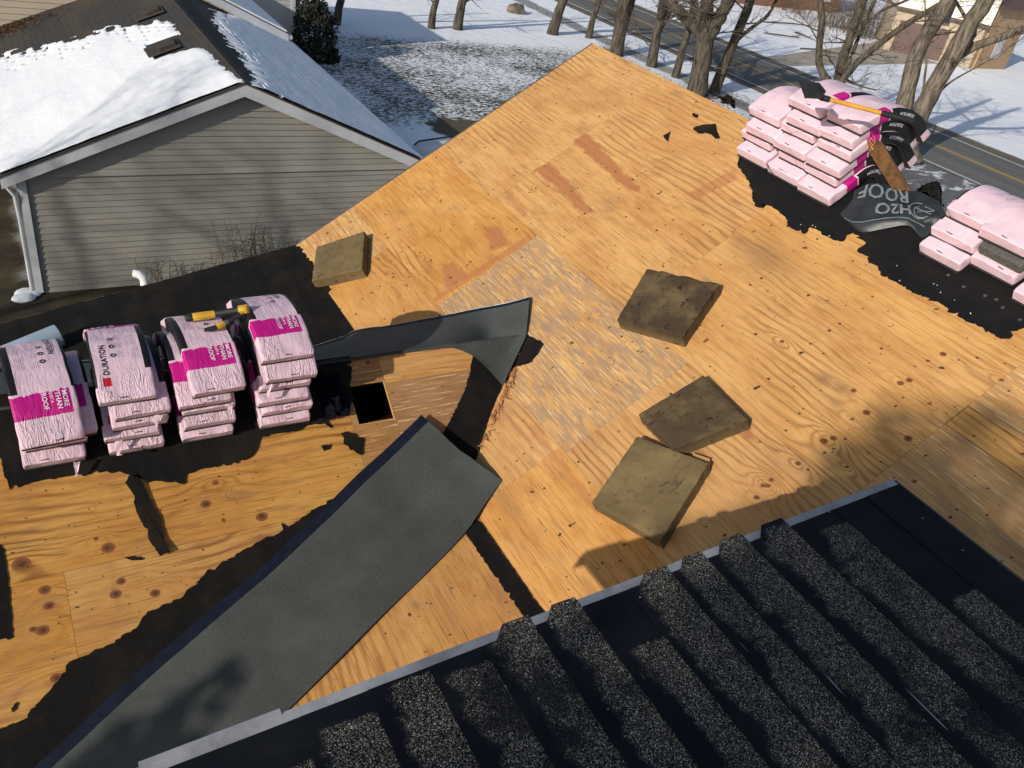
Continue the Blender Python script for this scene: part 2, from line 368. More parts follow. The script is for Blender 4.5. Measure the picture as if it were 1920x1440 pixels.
TRIM = m_plain('white_trim', (0.50, 0.51, 0.53), 0.45, 0.06, 3, 0.05); ALU = m_plain('drip_edge_metal', (0.27, 0.27, 0.285), 0.45, 0.2, 8, 0.3, 0.5)
DARK = m_plain('attic_shade_black', (0.004, 0.004, 0.004), 0.9, 0.1, 5, 0)
def m_shroof():
    g = G('dark_roof_shingles'); p = g.pos(); n = g.noise(p, 40, 3); n1 = g.noise(g.scale(p, (1, 0.5, 1)), 0.8, 5, 0.65)
    z = g.xyz(p)[2]; row = g.math('POWER', g.math('FRACT', g.mul(z, 17.0)), 6.0)
    c = g.mix(g.sstep(n, 0.3, 0.7), (0.026, 0.026, 0.026), (0.062, 0.060, 0.058))
    c = g.mix(g.mul(g.sstep(n1, 0.42, 0.68), 0.6), c, (0.075, 0.06, 0.042))
    c = g.mix(g.mul(row, 0.22), c, (0.012, 0.012, 0.013))
    g.bump(g.add(n, g.mul(row, -.5)), 0.4, 0.02); return g.done(c, 0.9, 0.2)
SHROOF = m_shroof()

# ------------------------------------------------------------------ setting: ground and road
def m_ground():
    g = G('snowy_ground'); p = g.pos(); x, y, z = g.xyz(p)
    big = g.noise(p, 0.16, 5, 0.6); med = g.noise(p, 0.9, 5, 0.6); fine = g.noise(g.scale(p, (1, 1, 1)), 7.5, 5, 0.72)
    blades = g.noise(g.scale(p, (4.3, 11.5, 1)), 1.0, 4, 0.75, 0.7)
    snow = g.mix(g.sstep(med, 0.3, 0.7), (0.80, 0.82, 0.87), (0.87, 0.88, 0.91))
    grass = g.mix(fine, (0.028, 0.030, 0.016), (0.085, 0.075, 0.035))
    def band(v, a, b, s): return g.mul(g.sstep(v, a - s, a + s), g.sub(1.0, g.sstep(v, b - s, b + s)))
    # speckled lawn between the houses and the row of trees
    lawn = g.mul(band(x, 9.0, 31.0, 1.5), band(y, 26.0, 40.5, 2.2))
    dens = g.add(g.mul(big, 0.55), g.mul(med, 0.25))
    thr = g.sub(0.76, g.mul(lawn, g.mul(dens, 0.67)))
    spk = g.sstep(blades, thr, g.add(thr, 0.03))
    road_near = g.mul(band(x, 24.0, 34.0, 0.5), g.math('LESS_THAN', y, 34.0))
    thr2 = g.sub(0.80, g.mul(road_near, 0.27)); spk = g.math('MAXIMUM', spk, g.sstep(blades, thr2, g.add(thr2, 0.05)))
    c = g.mix(spk, snow, grass)
    wob = g.mul(g.sub(med, 0.5), 0.9)
    ditch = g.mul(band(g.add(x, wob), 31.3, 32.7, 0.2), g.sub(1.0, g.mul(g.sstep(blades, 0.42, 0.52), 0.35)))
    c = g.mix(g.mul(ditch, 0.95), c, g.mix(fine, (0.045, 0.04, 0.03), (0.11, 0.09, 0.06)))
    sh = g.math('MAXIMUM', band(g.add(x, g.mul(wob, 0.6)), 35.45, 36.6, 0.12), band(g.add(x, g.mul(wob, 0.9)), 42.6, 44.1, 0.25))
    c = g.mix(sh, c, g.mix(fine, (0.08, 0.065, 0.045), (0.20, 0.165, 0.115)))
    apron = g.mul(band(x, 24.0, 37.0, 0.5), g.sub(1.0, g.sstep(g.add(y, g.mul(wob, 2.5)), 23.0, 24.6)))
    smear = g.sstep(g.noise(g.scale(p, (0.5, 1.6, 1)), 1.0, 5, 0.65, 0.5), 0.53, 0.60)
    c = g.mix(apron, c, g.mix(smear, g.mix(fine, (0.10, 0.10, 0.10), (0.17, 0.17, 0.17)), (0.72, 0.73, 0.76)))
    soil = g.math('MAXIMUM', g.mul(g.sub(1.0, g.sstep(g.add(x, wob), -0.2, 0.6)), g.sub(1.0, g.sstep(y, 27.0, 28.0))), g.sub(1.0, g.sstep(g.add(y, wob), 17.3, 17.7)))
    soil = g.mul(soil, g.math('LESS_THAN', x, 12.0))
    c = g.mix(soil, c, g.mix(g.sstep(med, 0.35, 0.65), (0.030, 0.022, 0.014), (0.065, 0.052, 0.026)))
    dx = g.math('DIVIDE', g.sub(x, 14.6), 1.5); dy = g.math('DIVIDE', g.sub(y, 26.4), 1.35)
    r2 = g.add(g.add(g.mul(dx, dx), g.mul(dy, dy)), g.mul(g.sub(g.noise(p, 2.5, 4), 0.5), 1.6))
    c = g.mix(g.sub(1.0, g.sstep(r2, 0.75, 1.05)), c, g.mix(fine, (0.05, 0.04, 0.025), (0.15, 0.115, 0.065)))
    g.bump(g.add(g.mul(med, 1.0), g.mul(spk, -0.3)), 0.5, 0.15)
    return g.done(c, 0.8, 0.25)
def sheet(name, pts, z, mat, kind='structure'):
    me = bpy.data.meshes.new(name); me.from_pydata([(p[0], p[1], z) for p in pts], [], [tuple(range(len(pts)))]); me.update()
    return tag(link(name, me, mat), None, kind=kind)
sheet('ground', [(-900, -900), (900, -900), (900, 900), (-900, 900)], 0.0, m_ground())
def m_asphalt():
    g = G('worn_asphalt'); p = g.pos(); n = g.noise(g.scale(p, (1.2, 0.06, 1)), 1.0, 4, 0.6); n2 = g.noise(p, 9, 5, 0.7); n3 = g.noise(p, 0.5, 5, 0.6)
    c = g.mix(n2, (0.085, 0.083, 0.08), (0.15, 0.147, 0.14)); c = g.mix(g.mul(g.sstep(n, 0.4, 0.65), 0.5), c, (0.19, 0.185, 0.175))
    c = g.mix(g.mul(g.sstep(n3, 0.55, 0.7), 0.5), c, (0.075, 0.073, 0.07)); return g.done(c, 0.85, 0.3)
sheet('road', [(36.15, -200), (43.0, -200), (43.0, 300), (36.15, 300)], 0.02, m_asphalt())
def m_paint(name, col):
    g = G(name); p = g.pos(); n = g.noise(p, 6, 5, 0.7); c = g.mix(g.sstep(n, 0.52, 0.72), col, (0.16, 0.155, 0.15)); return g.done(c, 0.7, 0.3)
YEL, WHT = m_paint('yellow_line_paint', (0.55, 0.33, 0.06)), m_paint('white_line_paint', (0.62, 0.62, 0.60))
for x0, x1, m in ((36.38, 36.52, WHT), (42.55, 42.69, WHT)): sheet('road_edge_line', [(x0, -200), (x1, -200), (x1, 300), (x0, 300)], 0.026, m)
for x0, x1 in ((39.58, 39.70), (39.80, 39.92)): sheet('road_centre_line', [(x0, -200), (x1, -200), (x1, 300), (x0, 300)], 0.026, YEL)
# a side drive beyond the far lane
sheet('driveway', [(44.0, 40.6), (44.2, 38.6), (64.9, 42.2), (64.9, 48.6)], 0.012, m_plain('driveway_concrete', (0.36, 0.31, 0.25), 0.9, 0.2, 1.5))

# ------------------------------------------------------------------ our house
HOUSE = empty('house', (2.75, 4.0, 0), 'house with torn-off shingles and bare orange plywood roof deck', 'house')

def deck_sheet(name, O, U, Vd, N, u0, u1, v0, v1, res, mat, knots=(), nails=(), stains=(), smears=(), hole=None, gap=0.0010):
    """one sheet of plywood: dense grid carrying knots, nail heads and stains as attributes"""
    u0 += gap; u1 -= gap; v0 += gap; v1 -= gap
    us = np.linspace(u0, u1, max(2, int((u1 - u0) / res) + 1)); vs = np.linspace(v0, v1, max(2, int((v1 - v0) / res) + 1))
    if hole:
        us = np.unique(np.concatenate([us, hole[:2]])); vs = np.unique(np.concatenate([vs, hole[2:]]))
    Ug, Vg = np.meshgrid(us, vs, indexing='ij'); nu, nv = Ug.shape
    up = RNG.normal(0, 0.0007, 4); hgt = 0.0006 * np.sin(Ug * 2.1 + up[0] * 900) * np.sin(Vg * 3.0 + up[1] * 900) + RNG.uniform(0, 0.0003)
    Pt = O[None, None] + Ug[..., None] * U + Vg[..., None] * Vd + hgt[..., None] * N
    idx = np.arange(nu * nv).reshape(nu, nv)
    F = np.stack([idx[:-1, :-1], idx[1:, :-1], idx[1:, 1:], idx[:-1, 1:]], -1)
    if hole:
        uc = (us[:-1] + us[1:]) / 2; vc = (vs[:-1] + vs[1:]) / 2
        inside = (uc[:, None] > hole[0]) & (uc[:, None] < hole[1]) & (vc[None] > hole[2]) & (vc[None] < hole[3])
        F = F[~inside]
    F = F.reshape(-1, 4)
    verts = Pt.reshape(-1, 3); nb = len(verts)
    ring = np.concatenate([idx[:, 0], idx[-1, 1:], idx[-2::-1, -1], idx[0, -2:0:-1]])
    low = verts[ring] - N * 0.016
    k = len(ring); sk = np.stack([ring, nb + np.arange(k), nb + (np.arange(k) + 1) % k, np.roll(ring, -1)], -1)
    allv = np.concatenate([verts, low]); allf = np.concatenate([F, sk])
    me = bpy.data.meshes.new(name); me.vertices.add(len(allv)); me.vertices.foreach_set('co', allv.ravel())
    me.loops.add(allf.size); me.loops.foreach_set('vertex_index', allf.ravel().astype(np.int32))
    me.polygons.add(len(allf)); me.polygons.foreach_set('loop_start', np.arange(0, allf.size, 4, dtype=np.int32)); 
    me.update(calc_edges=True); me.polygons.foreach_set('use_smooth', np.zeros(len(allf), bool))
    uu = np.concatenate([Ug.ravel(), Ug.ravel()[ring]]); vv = np.concatenate([Vg.ravel(), Vg.ravel()[ring]])
    uvl = me.uv_layers.new(name='UVMap'); li = allf.ravel(); uvl.data.foreach_set('uv', np.stack([uu[li], vv[li]], -1).ravel())
    gp = np.zeros(len(allv)); kn = np.zeros(len(allv)); nl = np.zeros(len(allv)); st = np.zeros(len(allv)); sm = np.zeros(len(allv))
    for (ku, kv, ru, rv) in knots:
        if not (u0 - .5 < ku < u1 + .5 and v0 - .3 < kv < v1 + .3): continue
        du = (uu - ku); dv = (vv - kv); q = np.sqrt((du / ru) ** 2 + (dv / rv) ** 2)
        kn = np.maximum(kn, np.clip(1.25 - q, 0, 1)); gp += 11 * np.exp(-((du / (6.5 * ru)) ** 2 + (dv / (2.6 * rv)) ** 2)) + 5 * np.exp(-q / 1.8)
    for (ku, kv, r) in nails:
        if not (u0 < ku < u1 and v0 < kv < v1): continue
        q = np.sqrt((uu - ku) ** 2 + (vv - kv) ** 2) / r; nl = np.maximum(nl, np.clip(1.6 - q, 0, 1))
    for (poly, val, soft) in stains:
        st = np.maximum(st, val * polymask(uu, vv, poly, soft))
    for (ku, kv, ru, rv, val) in smears:
        sm = np.maximum(sm, val * np.exp(-(((uu - ku) / ru) ** 2 + ((vv - kv) / rv) ** 2)))
    for nm, arr in (('gp', gp), ('kn', kn), ('nl', nl), ('st', st), ('sm', sm)):
        me.attributes.new(nm, 'FLOAT', 'POINT').data.foreach_set('value', arr.astype(np.float32))
    o = link(name, me, mat); setparent(o, HOUSE); return o
def polymask(uu, vv, poly, soft):
    poly = np.asarray(poly, float); n = len(poly); inside = np.zeros(len(uu), bool); d = np.full(len(uu), 1e9)
    wob = 0.018 * np.sin(uu * 23 + 3 * np.sin(vv * 31)) + 0.012 * np.sin(uu * 61 + vv * 80)
    vv = vv + wob * 0.6
    for i in range(n):
        a, b = poly[i], poly[(i + 1) % n]
        c = ((a[1] > vv) != (b[1] > vv)) & (uu < (b[0] - a[0]) * (vv - a[1]) / (b[1] - a[1] + 1e-12) + a[0]); inside ^= c
        ab = b - a; t = np.clip(((uu - a[0]) * ab[0] + (vv - a[1]) * ab[1]) / (ab @ ab + 1e-12), 0, 1)
        d = np.minimum(d, np.hypot(uu - a[0] - t * ab[0], vv - a[1] - t * ab[1]))
    sd = np.where(inside, d, -d); return np.clip(sd / soft + 0.5, 0, 1)

# --- main roof plane (P1): sheets in four rows
O1 = np.array((RIDGE[0], 0, RIDGE[2])); U1 = np.array((0, 1.0, 0))
c8 = [(245,295,7),(740,635,8),(1065,585,9),(1125,563,9),(830,787,10),(733,833,6),(1360,383,9),(1255,430,6),(535,985,11),(600,965,9),(1118,968,11),(355,1140,8),(170,1253,7),(112,1293,7),(150,1293,7),(70,1375,8),(692,1165,5),(1163,1265,6),(1270,725,5),(1765,563,6)]
K1 = [(*uv1((1400 + .2708 * x, 560 + .2708 * y)), r * 0.0027, r * 0.0023) for x, y, r in c8]
K1 += [(*uv1(q), r * .75, r * .6) for q, r in [((1072, 643), .028), ((1143, 614), .02), ((614, 437), .03), ((657, 416), .024), ((825, 433), .018), ((788, 474), .02), ((670, 515), .02), ((697, 549), .022), ((712, 537), .02), ((738, 520), .022), ((737, 513), .018), ((762, 535), .022), ((680, 560), .02), ((1278, 440), .018), ((1326, 636), .02), ((1440, 545), .016), ((1322, 640), .02)]]
ST1 = [([uv1(q) for q in ((1073, 264), (1101, 250), (1165, 318), (1196, 348), (1204, 362), (1170, 352), (1120, 305))], 0.80, .02),
       ([uv1(q) for q in ((1000, 318), (1030, 306), (1075, 350), (1112, 398), (1092, 402), (1060, 366))], 0.78, .02),
       ([uv1(q) for q in ((944, 371), (962, 362), (990, 398), (984, 408))], 0.45, .03),
       ([uv1(q) for q in ((920, 470), (962, 458), (935, 425), (905, 425))], 0.8, .05), ([uv1(q) for q in ((838, 545), (884, 520), (850, 492), (825, 495))], 0.8, .05),
       ([uv1(q) for q in ((815, 568), (1000, 448), (990, 440), (812, 558))], 0.6, .03),
       ([uv1(q) for q in ((1290, 362), (1375, 318), (1385, 335), (1310, 372))], 0.55, .03),
       ([uv1(q) for q in ((985, 800), (1005, 795), (1130, 960), (1118, 968))], 0.5, .03), ([uv1(q) for q in ((935, 775), (950, 770), (1060, 900), (1050, 905))], 0.35, .03),
       ([uv1(q) for q in ((1392, 795), (1405, 800), (1420, 833), (1395, 820))], 0.9, .02)]
SM1 = [(*uv1((1430, 480)), .33, .16, .5), (*uv1((1390, 455)), .18, .1, .4), (*uv1((1545, 710)), .08, .07, .6), (*uv1((1575, 725)), .1, .06, .45), (*uv1((1567, 757)), .07, .04, .5), (*uv1((1695, 785)), .07, .04, .5), (*uv1((1160, 570)), .15, .08, .3), (*uv1((950, 940)), .25, .08, .35)]
NL1 = []
for k in range(24):
    yy = 8.62 - 0.405 * k
    for j in range(34):
        if RNG.random() < 0.5: NL1.append((yy + RNG.normal(0, .012), RNG.uniform(0.03, 4.4), RNG.uniform(.007, .014)))
for k in range(420): NL1.append((RNG.uniform(-.5, 8.7), RNG.uniform(.02, 4.4), RNG.uniform(.004, .012)))
SM1 += [(RNG.uniform(.5, 8.5), RNG.uniform(.1, 4.3), RNG.uniform(.02, .10), RNG.uniform(.01, .03), RNG.uniform(.2, .5)) for k in range(80)]
rows = [(0.0, 1.16, [8.752, 7.28, 4.79, 2.22, 0.0], [PLY, PLY, PLY, PLY_G2]), (1.16, 2.37, [8.752, 7.26, 4.77, 2.22, 0.0], [PLY, PLY, PLY, PLY_G2]),
        (2.37, 3.605, [8.752, 6.33, 3.92, 2.22, 0.0], [PLY_O, PLY_G, PLY, PLY_G2]), (3.605, 4.452, [8.752, 7.64, 5.6, 4.0, 1.6], [PLY_G2, PLY_O, PLY, PLY_O])]
for v0, v1, ys, ms in rows:
    for a, b, m in zip(ys[:-1], ys[1:], ms):
        if b == 0.0 and v0 == 1.16:
            deck_sheet('plywood_sheet', O1, U1, D1, N1, b, a, v0, 1.31, .02, m, K1, NL1, ST1, SM1); deck_sheet('plywood_sheet', O1, U1, D1, N1, b, a, 1.31, 1.522, .02, PLY, K1, NL1, ST1, SM1, gap=.006)
            deck_sheet('plywood_sheet', O1, U1, D1, N1, b, a, 1.522, v1, .015, m, K1, NL1, ST1, SM1)
        else: deck_sheet('plywood_sheet', O1, U1, D1, N1, b, a, v0, v1, .015, m, K1, NL1, ST1, SM1)
# --- near slope of the cross gable (P3); grain runs along the ridge (x)
O3 = np.array((0, RID3[1], RID3[2])); U3 = np.array((1.0, 0, 0))
K3 = [(*uv3(q), r * .0034, r * .0026) for q, r in [((491, 969), 13), ((386, 945), 11), ((203, 1027), 13), ((40, 1057), 16), ((404, 905), 7), ((84, 1106), 11), ((92, 1136), 10), ((217, 1114), 11), ((227, 1090), 9), ((291, 1112), 10), ((80, 1182), 12), ((106, 1271), 11), ((62, 1180), 7), ((300, 1010), 5), ((419, 975), 5), ((690, 680), 7), ((180, 1010), 5)]]
NL3 = [(RNG.uniform(-.6, 2.6), RNG.uniform(.3, 2.4), RNG.uniform(.004, .009)) for k in range(230)]
SM3 = [(*uv3(q), a, b, k) for q, a, b, k in [((445, 930), .09, .05, .35), ((300, 985), .1, .05, .25), ((40, 1020), .06, .05, .3), ((217, 1110), .02, .15, .3)]]
SM3 += [(RNG.uniform(-.5, 2.4), RNG.uniform(.5, 2.2), RNG.uniform(.02, .12), RNG.uniform(.006, .02), RNG.uniform(.25, .6)) for k in range(40)]
h0 = [uv3(q) for q in ((656, 721), (719, 717), (741, 786), (669, 794))]
HOLE = (sum(h[0] for h in (h0[0], h0[3])) / 2, sum(h[0] for h in (h0[1], h0[2])) / 2, (h0[0][1] + h0[1][1]) / 2, (h0[2][1] + h0[3][1]) / 2)
xs1 = uv3((735, 690))[0]; vs1 = uv3((800, 706))[1]
S3 = dict(knots=K3, nails=NL3, smears=SM3)
hx0 = HOLE[0] - 0.05; hx1 = HOLE[1] + 0.012
deck_sheet('plywood_sheet', O3, U3, D3, N3, -2.6, hx0, 0.0, 1.165, .012, PLY_K, **S3)
deck_sheet('plywood_sheet', O3, U3, D3, N3, hx0, hx1, 0.0, 0.78, .012, PLY_B, hole=HOLE, **S3)
deck_sheet('plywood_sheet', O3, U3, D3, N3, hx1, 4.0, 0.0, vs1, .012, PLY_O, **S3)
deck_sheet('plywood_sheet', O3, U3, D3, N3, hx1, 4.0, vs1, 1.165, .012, PLY_B, **S3)
deck_sheet('plywood_sheet', O3, U3, D3, N3, hx0, hx1, 0.78, 1.165, .012, PLY_B, **S3)
xs2 = uv3((122, 1088))[0]
deck_sheet('plywood_sheet', O3, U3, D3, N3, -2.6, xs2, 1.165, 2.38, .012, PLY_K, **S3)
deck_sheet('plywood_sheet', O3, U3, D3, N3, xs2, xs2 + 2.44, 1.165, 2.38, .012, PLY_K, **S3)
# --- low slope below the break (P4), grain along y
O4 = np.array((2.75, 0, BRK[2])); D4 = np.array((-cos(radians(12.2)), 0, -sin(radians(12.2))))
NL4 = [(RNG.uniform(2.2, 5), RNG.uniform(.0, 3), RNG.uniform(.004, .011)) for k in range(170)]
SM4 = [(*uv4((780, 1135)), .05, .03, .6)] + [(RNG.uniform(2.4, 4.3), RNG.uniform(.1, 2.4), RNG.uniform(.03, .16), RNG.uniform(.008, .03), RNG.uniform(.2, .5)) for k in range(24)]
deck_sheet('plywood_sheet', O4, U1, D4, N4, 1.2, 5.2, 0.0, 1.2, .014, PLY_O, [(*uv4((690, 1312)), .02, .018)], NL4, [([uv4(q) for q in ((905, 1080), (930, 1075), (975, 1150), (950, 1165))], .45, .05)], SM4)
deck_sheet('plywood_sheet', O4, U1, D4, N4, 1.2, 5.2, 1.2, 4.2, .02, PLY_O, (), NL4, (), SM4)
# --- black box for the attic's shade, then hidden structure that carries the decks
mb = MB()
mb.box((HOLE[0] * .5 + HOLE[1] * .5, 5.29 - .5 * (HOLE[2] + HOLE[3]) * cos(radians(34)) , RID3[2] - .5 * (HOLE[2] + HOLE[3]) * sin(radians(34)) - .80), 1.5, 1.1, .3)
mb.build('attic_shade_box', DARK, HOUSE)  # near-black box gives the opening its attic darkness
tb = MB()                                                                 # raw edge of the opening
for a, b in (((HOLE[0], HOLE[2]), (HOLE[1], HOLE[2])), ((HOLE[1], HOLE[2]), (HOLE[1], HOLE[3])), ((HOLE[0], HOLE[3]), (HOLE[1], HOLE[3])), ((HOLE[0], HOLE[2]), (HOLE[0], HOLE[3]))):
    pa = O3 + U3 * a[0] + D3 * a[1]; pb = O3 + U3 * b[0] + D3 * b[1]; c = np.array((HOLE[0] + HOLE[1], HOLE[2] + HOLE[3])) / 2
    n_ = (O3 + U3 * c[0] + D3 * c[1]) - (pa + pb) / 2; n_ = -n_ / np.linalg.norm(n_) * .004
    tb.prism([pa, pb, pb - N3 * .02, pa - N3 * .02], n_)
tb.build('opening_edge', PLY_O, HOUSE)
bk = MB(); a34 = radians(34)
bk.prism([(-2.6, 5.29, RID3[2] - .004), (3.9, 5.29, RID3[2] - .004), (3.9, 7.6, z3(7.6) - .004), (-2.6, 7.6, z3(7.6) - .004)], -N3B * .016)
bk.build('rear_gable_deck', PLY_O, HOUSE)
bk = MB(); bk.prism([(RIDGE[0] + .004, -1, RIDGE[2] - .004), (RIDGE[0] + .004, 8.752, RIDGE[2] - .004), (RIDGE[0] + 4.0, 8.752, RIDGE[2] - 4.0 * tan(a34)), (RIDGE[0] + 4.0, -1, RIDGE[2] - 4.0 * tan(a34))], (0, 0, -.016))
bk.build('street_side_deck', PLY, HOUSE)
bk = MB(); bk.prism([(2.745, 4.0, z4(2.745) - .004), (2.745, 8.76, z4(2.745) - .004), (-2.6, 8.76, z4(-2.6) - .004), (-2.6, 4.0, z4(-2.6) - .004)], (0, 0, -.016)); bk.build('rear_low_deck', PLY_O, HOUSE)
wl = MB()
wl.prism([(-2.3, 8.5, 0), (10.2, 8.5, 0), (10.2, 8.5, RIDGE[2] - 3.9 * tan(a34)), (RIDGE[0], 8.5, RIDGE[2] - .08), (2.75, 8.5, BRK[2] - .08), (-2.3, 8.5, z4(-2.3) - .08)], (0, -.15, 0))
wl.box((-2.25, 5.0, 2.0), .15, 6.8, 3.9); wl.box((10.1, 3.5, 2.0), .15, 9.8, 4.0)
wl.build('wall', SIDING_G, HOUSE)
eb = MB()                                                                 # board along the rake, seen as a thin dark edge
eb.prism([(RIDGE[0], 8.754, RIDGE[2] + .002), (2.75, 8.754, BRK[2] + .002), (2.75, 8.754, BRK[2] - .14), (RIDGE[0], 8.754, RIDGE[2] - .14)], (0, .02, 0))
eb.prism([(2.745, 8.765, BRK[2] + .002), (-2.6, 8.765, z4(-2.6) + .002), (-2.6, 8.765, z4(-2.6) - .14), (2.745, 8.765, BRK[2] - .14)], (0, .02, 0))
eb.build('rake_board', m_plain('rake_board_paint', (0.10, 0.085, 0.075), .7, .3, 10), HOUSE)

# --- felt: low slope at the left, valleys, break line and the strip under the ridge bundles
def felt_piece(name, outline, pl, off, mat, th=.004, parent=HOUSE, step=.035, amp=.012, smooth_edges=(), seed=0, label=None):
    P, n = PLANES[pl]
    pts = [onplane(p, pl, off) for p in ragged([at(q, pl) if len(q) == 2 else np.asarray(q, float) for q in outline], step, amp, True, smooth_edges, seed)]
    mb = MB(); mb.prism(pts, -n * th); o = mb.build(name, mat, parent)
    if label: o['label'] = label
    return o
# low rear slope: one wavy sheet, its torn end lapping up onto the main roof
gx = np.linspace(-2.58, 2.77, 150); gy = np.linspace(5.4, 8.765, 95); Gf = np.zeros((150, 95, 3))
for i, x in enumerate(gx):
    for j, y in enumerate(gy):
        wv = .007 * mnoise.noise(Vector((x * 2.2, y * .5, 0))) + .006 * max(0, sin(x * 21 + .8 * sin(y * 1.3))) ** 3 + .004 * mnoise.noise(Vector((x * 7, y * 5, 3)))
        Gf[i, j] = (x, y, z4(x) + .014 + wv)
mb = MB(); mb.grid(Gf, (0, 0, -.012)); mb.build('roofing_felt', FELT, HOUSE)
felt_piece('roofing_felt', [(563, 463), (575, 482), (594, 506), (606, 528), (622, 543), (615, 556), (628, 572), (640, 590), (650, 612), (660, 640), (590, 640), (545, 464)], '1', .012, FELT, smooth_edges=(8, 9, 10, 11), amp=.02, seed=3)
# felt under the left stacks on the near gable slope
felt_piece('roofing_felt', [(-60, 745), (300, 715), (600, 675), (655, 668), (660, 690), (655, 720), (665, 755), (640, 768), (612, 780), (622, 800), (585, 795), (560, 808), (490, 818), (478, 850), (470, 858), (440, 868), (378, 880), (350, 890), (348, 905), (290, 902), (262, 898), (240, 890), (200, 884), (150, 890), (60, 905), (35, 915), (8, 895), (2, 860), (-60, 850)], '3', .010, FELT, smooth_edges=(0, 1, 2, 27, 28), amp=.010, seed=5)
felt_piece('roofing_felt', [(-60, 1035), (8, 1032), (14, 1075), (24, 1196), (-60, 1205)], '3', .008, FELT, amp=.006, seed=8)
VF = [(640, 930), (612, 940), (521, 1001), (443, 1038), (375, 1085), (333, 1124), (276, 1147), (255, 1178), (193, 1215), (130, 1241), (112, 1272), (42, 1350), (0, 1366), (-60, 1400), (-60, 1520), (250, 1400), (560, 1130), (760, 930), (730, 870)]
felt_piece('valley_felt', VF, '3', .010, FELT, smooth_edges=(13, 14, 15, 16, 17, 18), amp=.010, seed=11)
felt_piece('valley_felt', [(855, 800), (700, 1060), (500, 1330), (350, 1420), (200, 1500), (0, 1500), (300, 1300), (600, 1050), (800, 870)], '4', .008, FELT, smooth_edges=range(9), seed=12)
felt_piece('valley_felt', [(886, 668), (880, 700), (870, 735), (842, 792), (826, 820), (812, 850), (900, 900), (980, 640)], '3', .009, FELT, smooth_edges=(5, 6, 7), amp=.006, seed=13)
felt_piece('valley_felt', [(990, 628), (1000, 634), (1012, 640), (1020, 646), (1008, 666), (992, 682), (962, 690), (945, 720), (930, 752), (920, 775), (913, 800), (903, 830), (896, 850), (890, 872), (840, 900), (850, 800), (920, 680)], '1', .010, FELT, smooth_edges=(13, 14, 15, 16), amp=.008, seed=14)  # lobe beside the strip end draws its cast shadow together with torn felt
felt_piece('break_line_felt', [(880, 990), (874, 1003), (900, 1040), (925, 1078), (950, 1112), (984, 1160), (990, 1190), (1060, 1190), (1030, 1158), (1004, 1128), (985, 1100), (955, 1058), (930, 1022), (905, 985), (892, 974)], '4', .010, FELT, amp=.006, seed=15)
tb = MB()                                                                # splintered wood along the gable/main-roof joint
for k in range(60):
    t = random.random(); q = (965 - 65 * t + random.gauss(0, 3), 690 + 150 * t + random.gauss(0, 3)); p = at(q, '1', .016)
    d = np.array((random.gauss(-.3, .25), random.gauss(-.6, .3), 0)); d = d / np.linalg.norm(d) * random.uniform(.03, .10); d[2] = d[0] * tan(a34) + random.uniform(0, .012)
    tb.tube([p, p + d], [random.uniform(.003, .008), .001], 4)
tb.build('splintered_edge', m_plain('splintered_wood', (0.36, 0.15, 0.06), .85, .4, 30), HOUSE)
c8p = [(130,550),(160,600),(190,640),(215,700),(220,760),(250,795),(285,800),(262,775),(330,790),(370,820),(420,870),(412,905),(440,915),(470,930),(530,940),(545,910),(600,930),(622,955),(640,960),(690,985),(740,990),(760,955),(800,945),(835,965),(870,1000),(820,1040),(880,1095),(940,1140),(950,1180),(1050,1230),(1150,1290),(1300,1350),(1430,1440)]
RF = [(1340 + .3264 * x, 130 + .3264 * y) for x, y in c8p] + [(1818, 606), (1845, 618), (1878, 636), (1895, 635), (1897, 626), (1925, 612), (1990, 640), (2100, 640), (2100, 560)]
rp = [at(q, '1') for q in RF]; rp[-1] = np.array((RIDGE[0], 1.2, RIDGE[2])); rp.append(np.array((RIDGE[0], 5.9, RIDGE[2])))
felt_piece('ridge_felt', rp, '1', .009, FELT_N, smooth_edges=(39, 40, 41, 42), step=.03, amp=.010, seed=21)
mb = MB(); mb.prism([(RIDGE[0] + .012, .5, RIDGE[2]), (RIDGE[0] + .012, 5.9, RIDGE[2]), (RIDGE[0] + .5, 5.9, RIDGE[2] - .5 * tan(a34) + .008), (RIDGE[0] + .5, .5, RIDGE[2] - .5 * tan(a34) + .008)], (0, 0, -.006)); mb.build('ridge_felt', FELT_N, HOUSE)
CAPM = m_plain('cap_nail_plastic', (0.06, 0.065, 0.07), .5, .2, 10)
for q in [(1807, 538), (1847, 555), (1880, 577), (1778, 516), (1740, 482), (1868, 562), (1912, 600)]:
    p = at(q, '1', .009); mb = MB(); mb.tube([p, p + N1 * .004], .013, 10); mb.build('cap_nail', CAPM, HOUSE)
mb = MB()
for k in range(18):
    q = (random.uniform(1500, 1890), 0); q = (q[0], 388 + (q[0] - 1480) * .52 + random.uniform(0, 45)); p = at(q, '1', .013)
    a = random.uniform(0, pi); l = random.uniform(.003, .008); d = np.array((0, cos(a) * l, 0)) + D1 * sin(a) * l; w_ = np.cross(N1, d) / l * .003
    mb.prism([p - d - w_, p + d - w_, p + d + w_, p - d + w_], N1 * .002)
mb.build('white_crumbs', TORN, HOUSE)['kind'] = 'stuff'

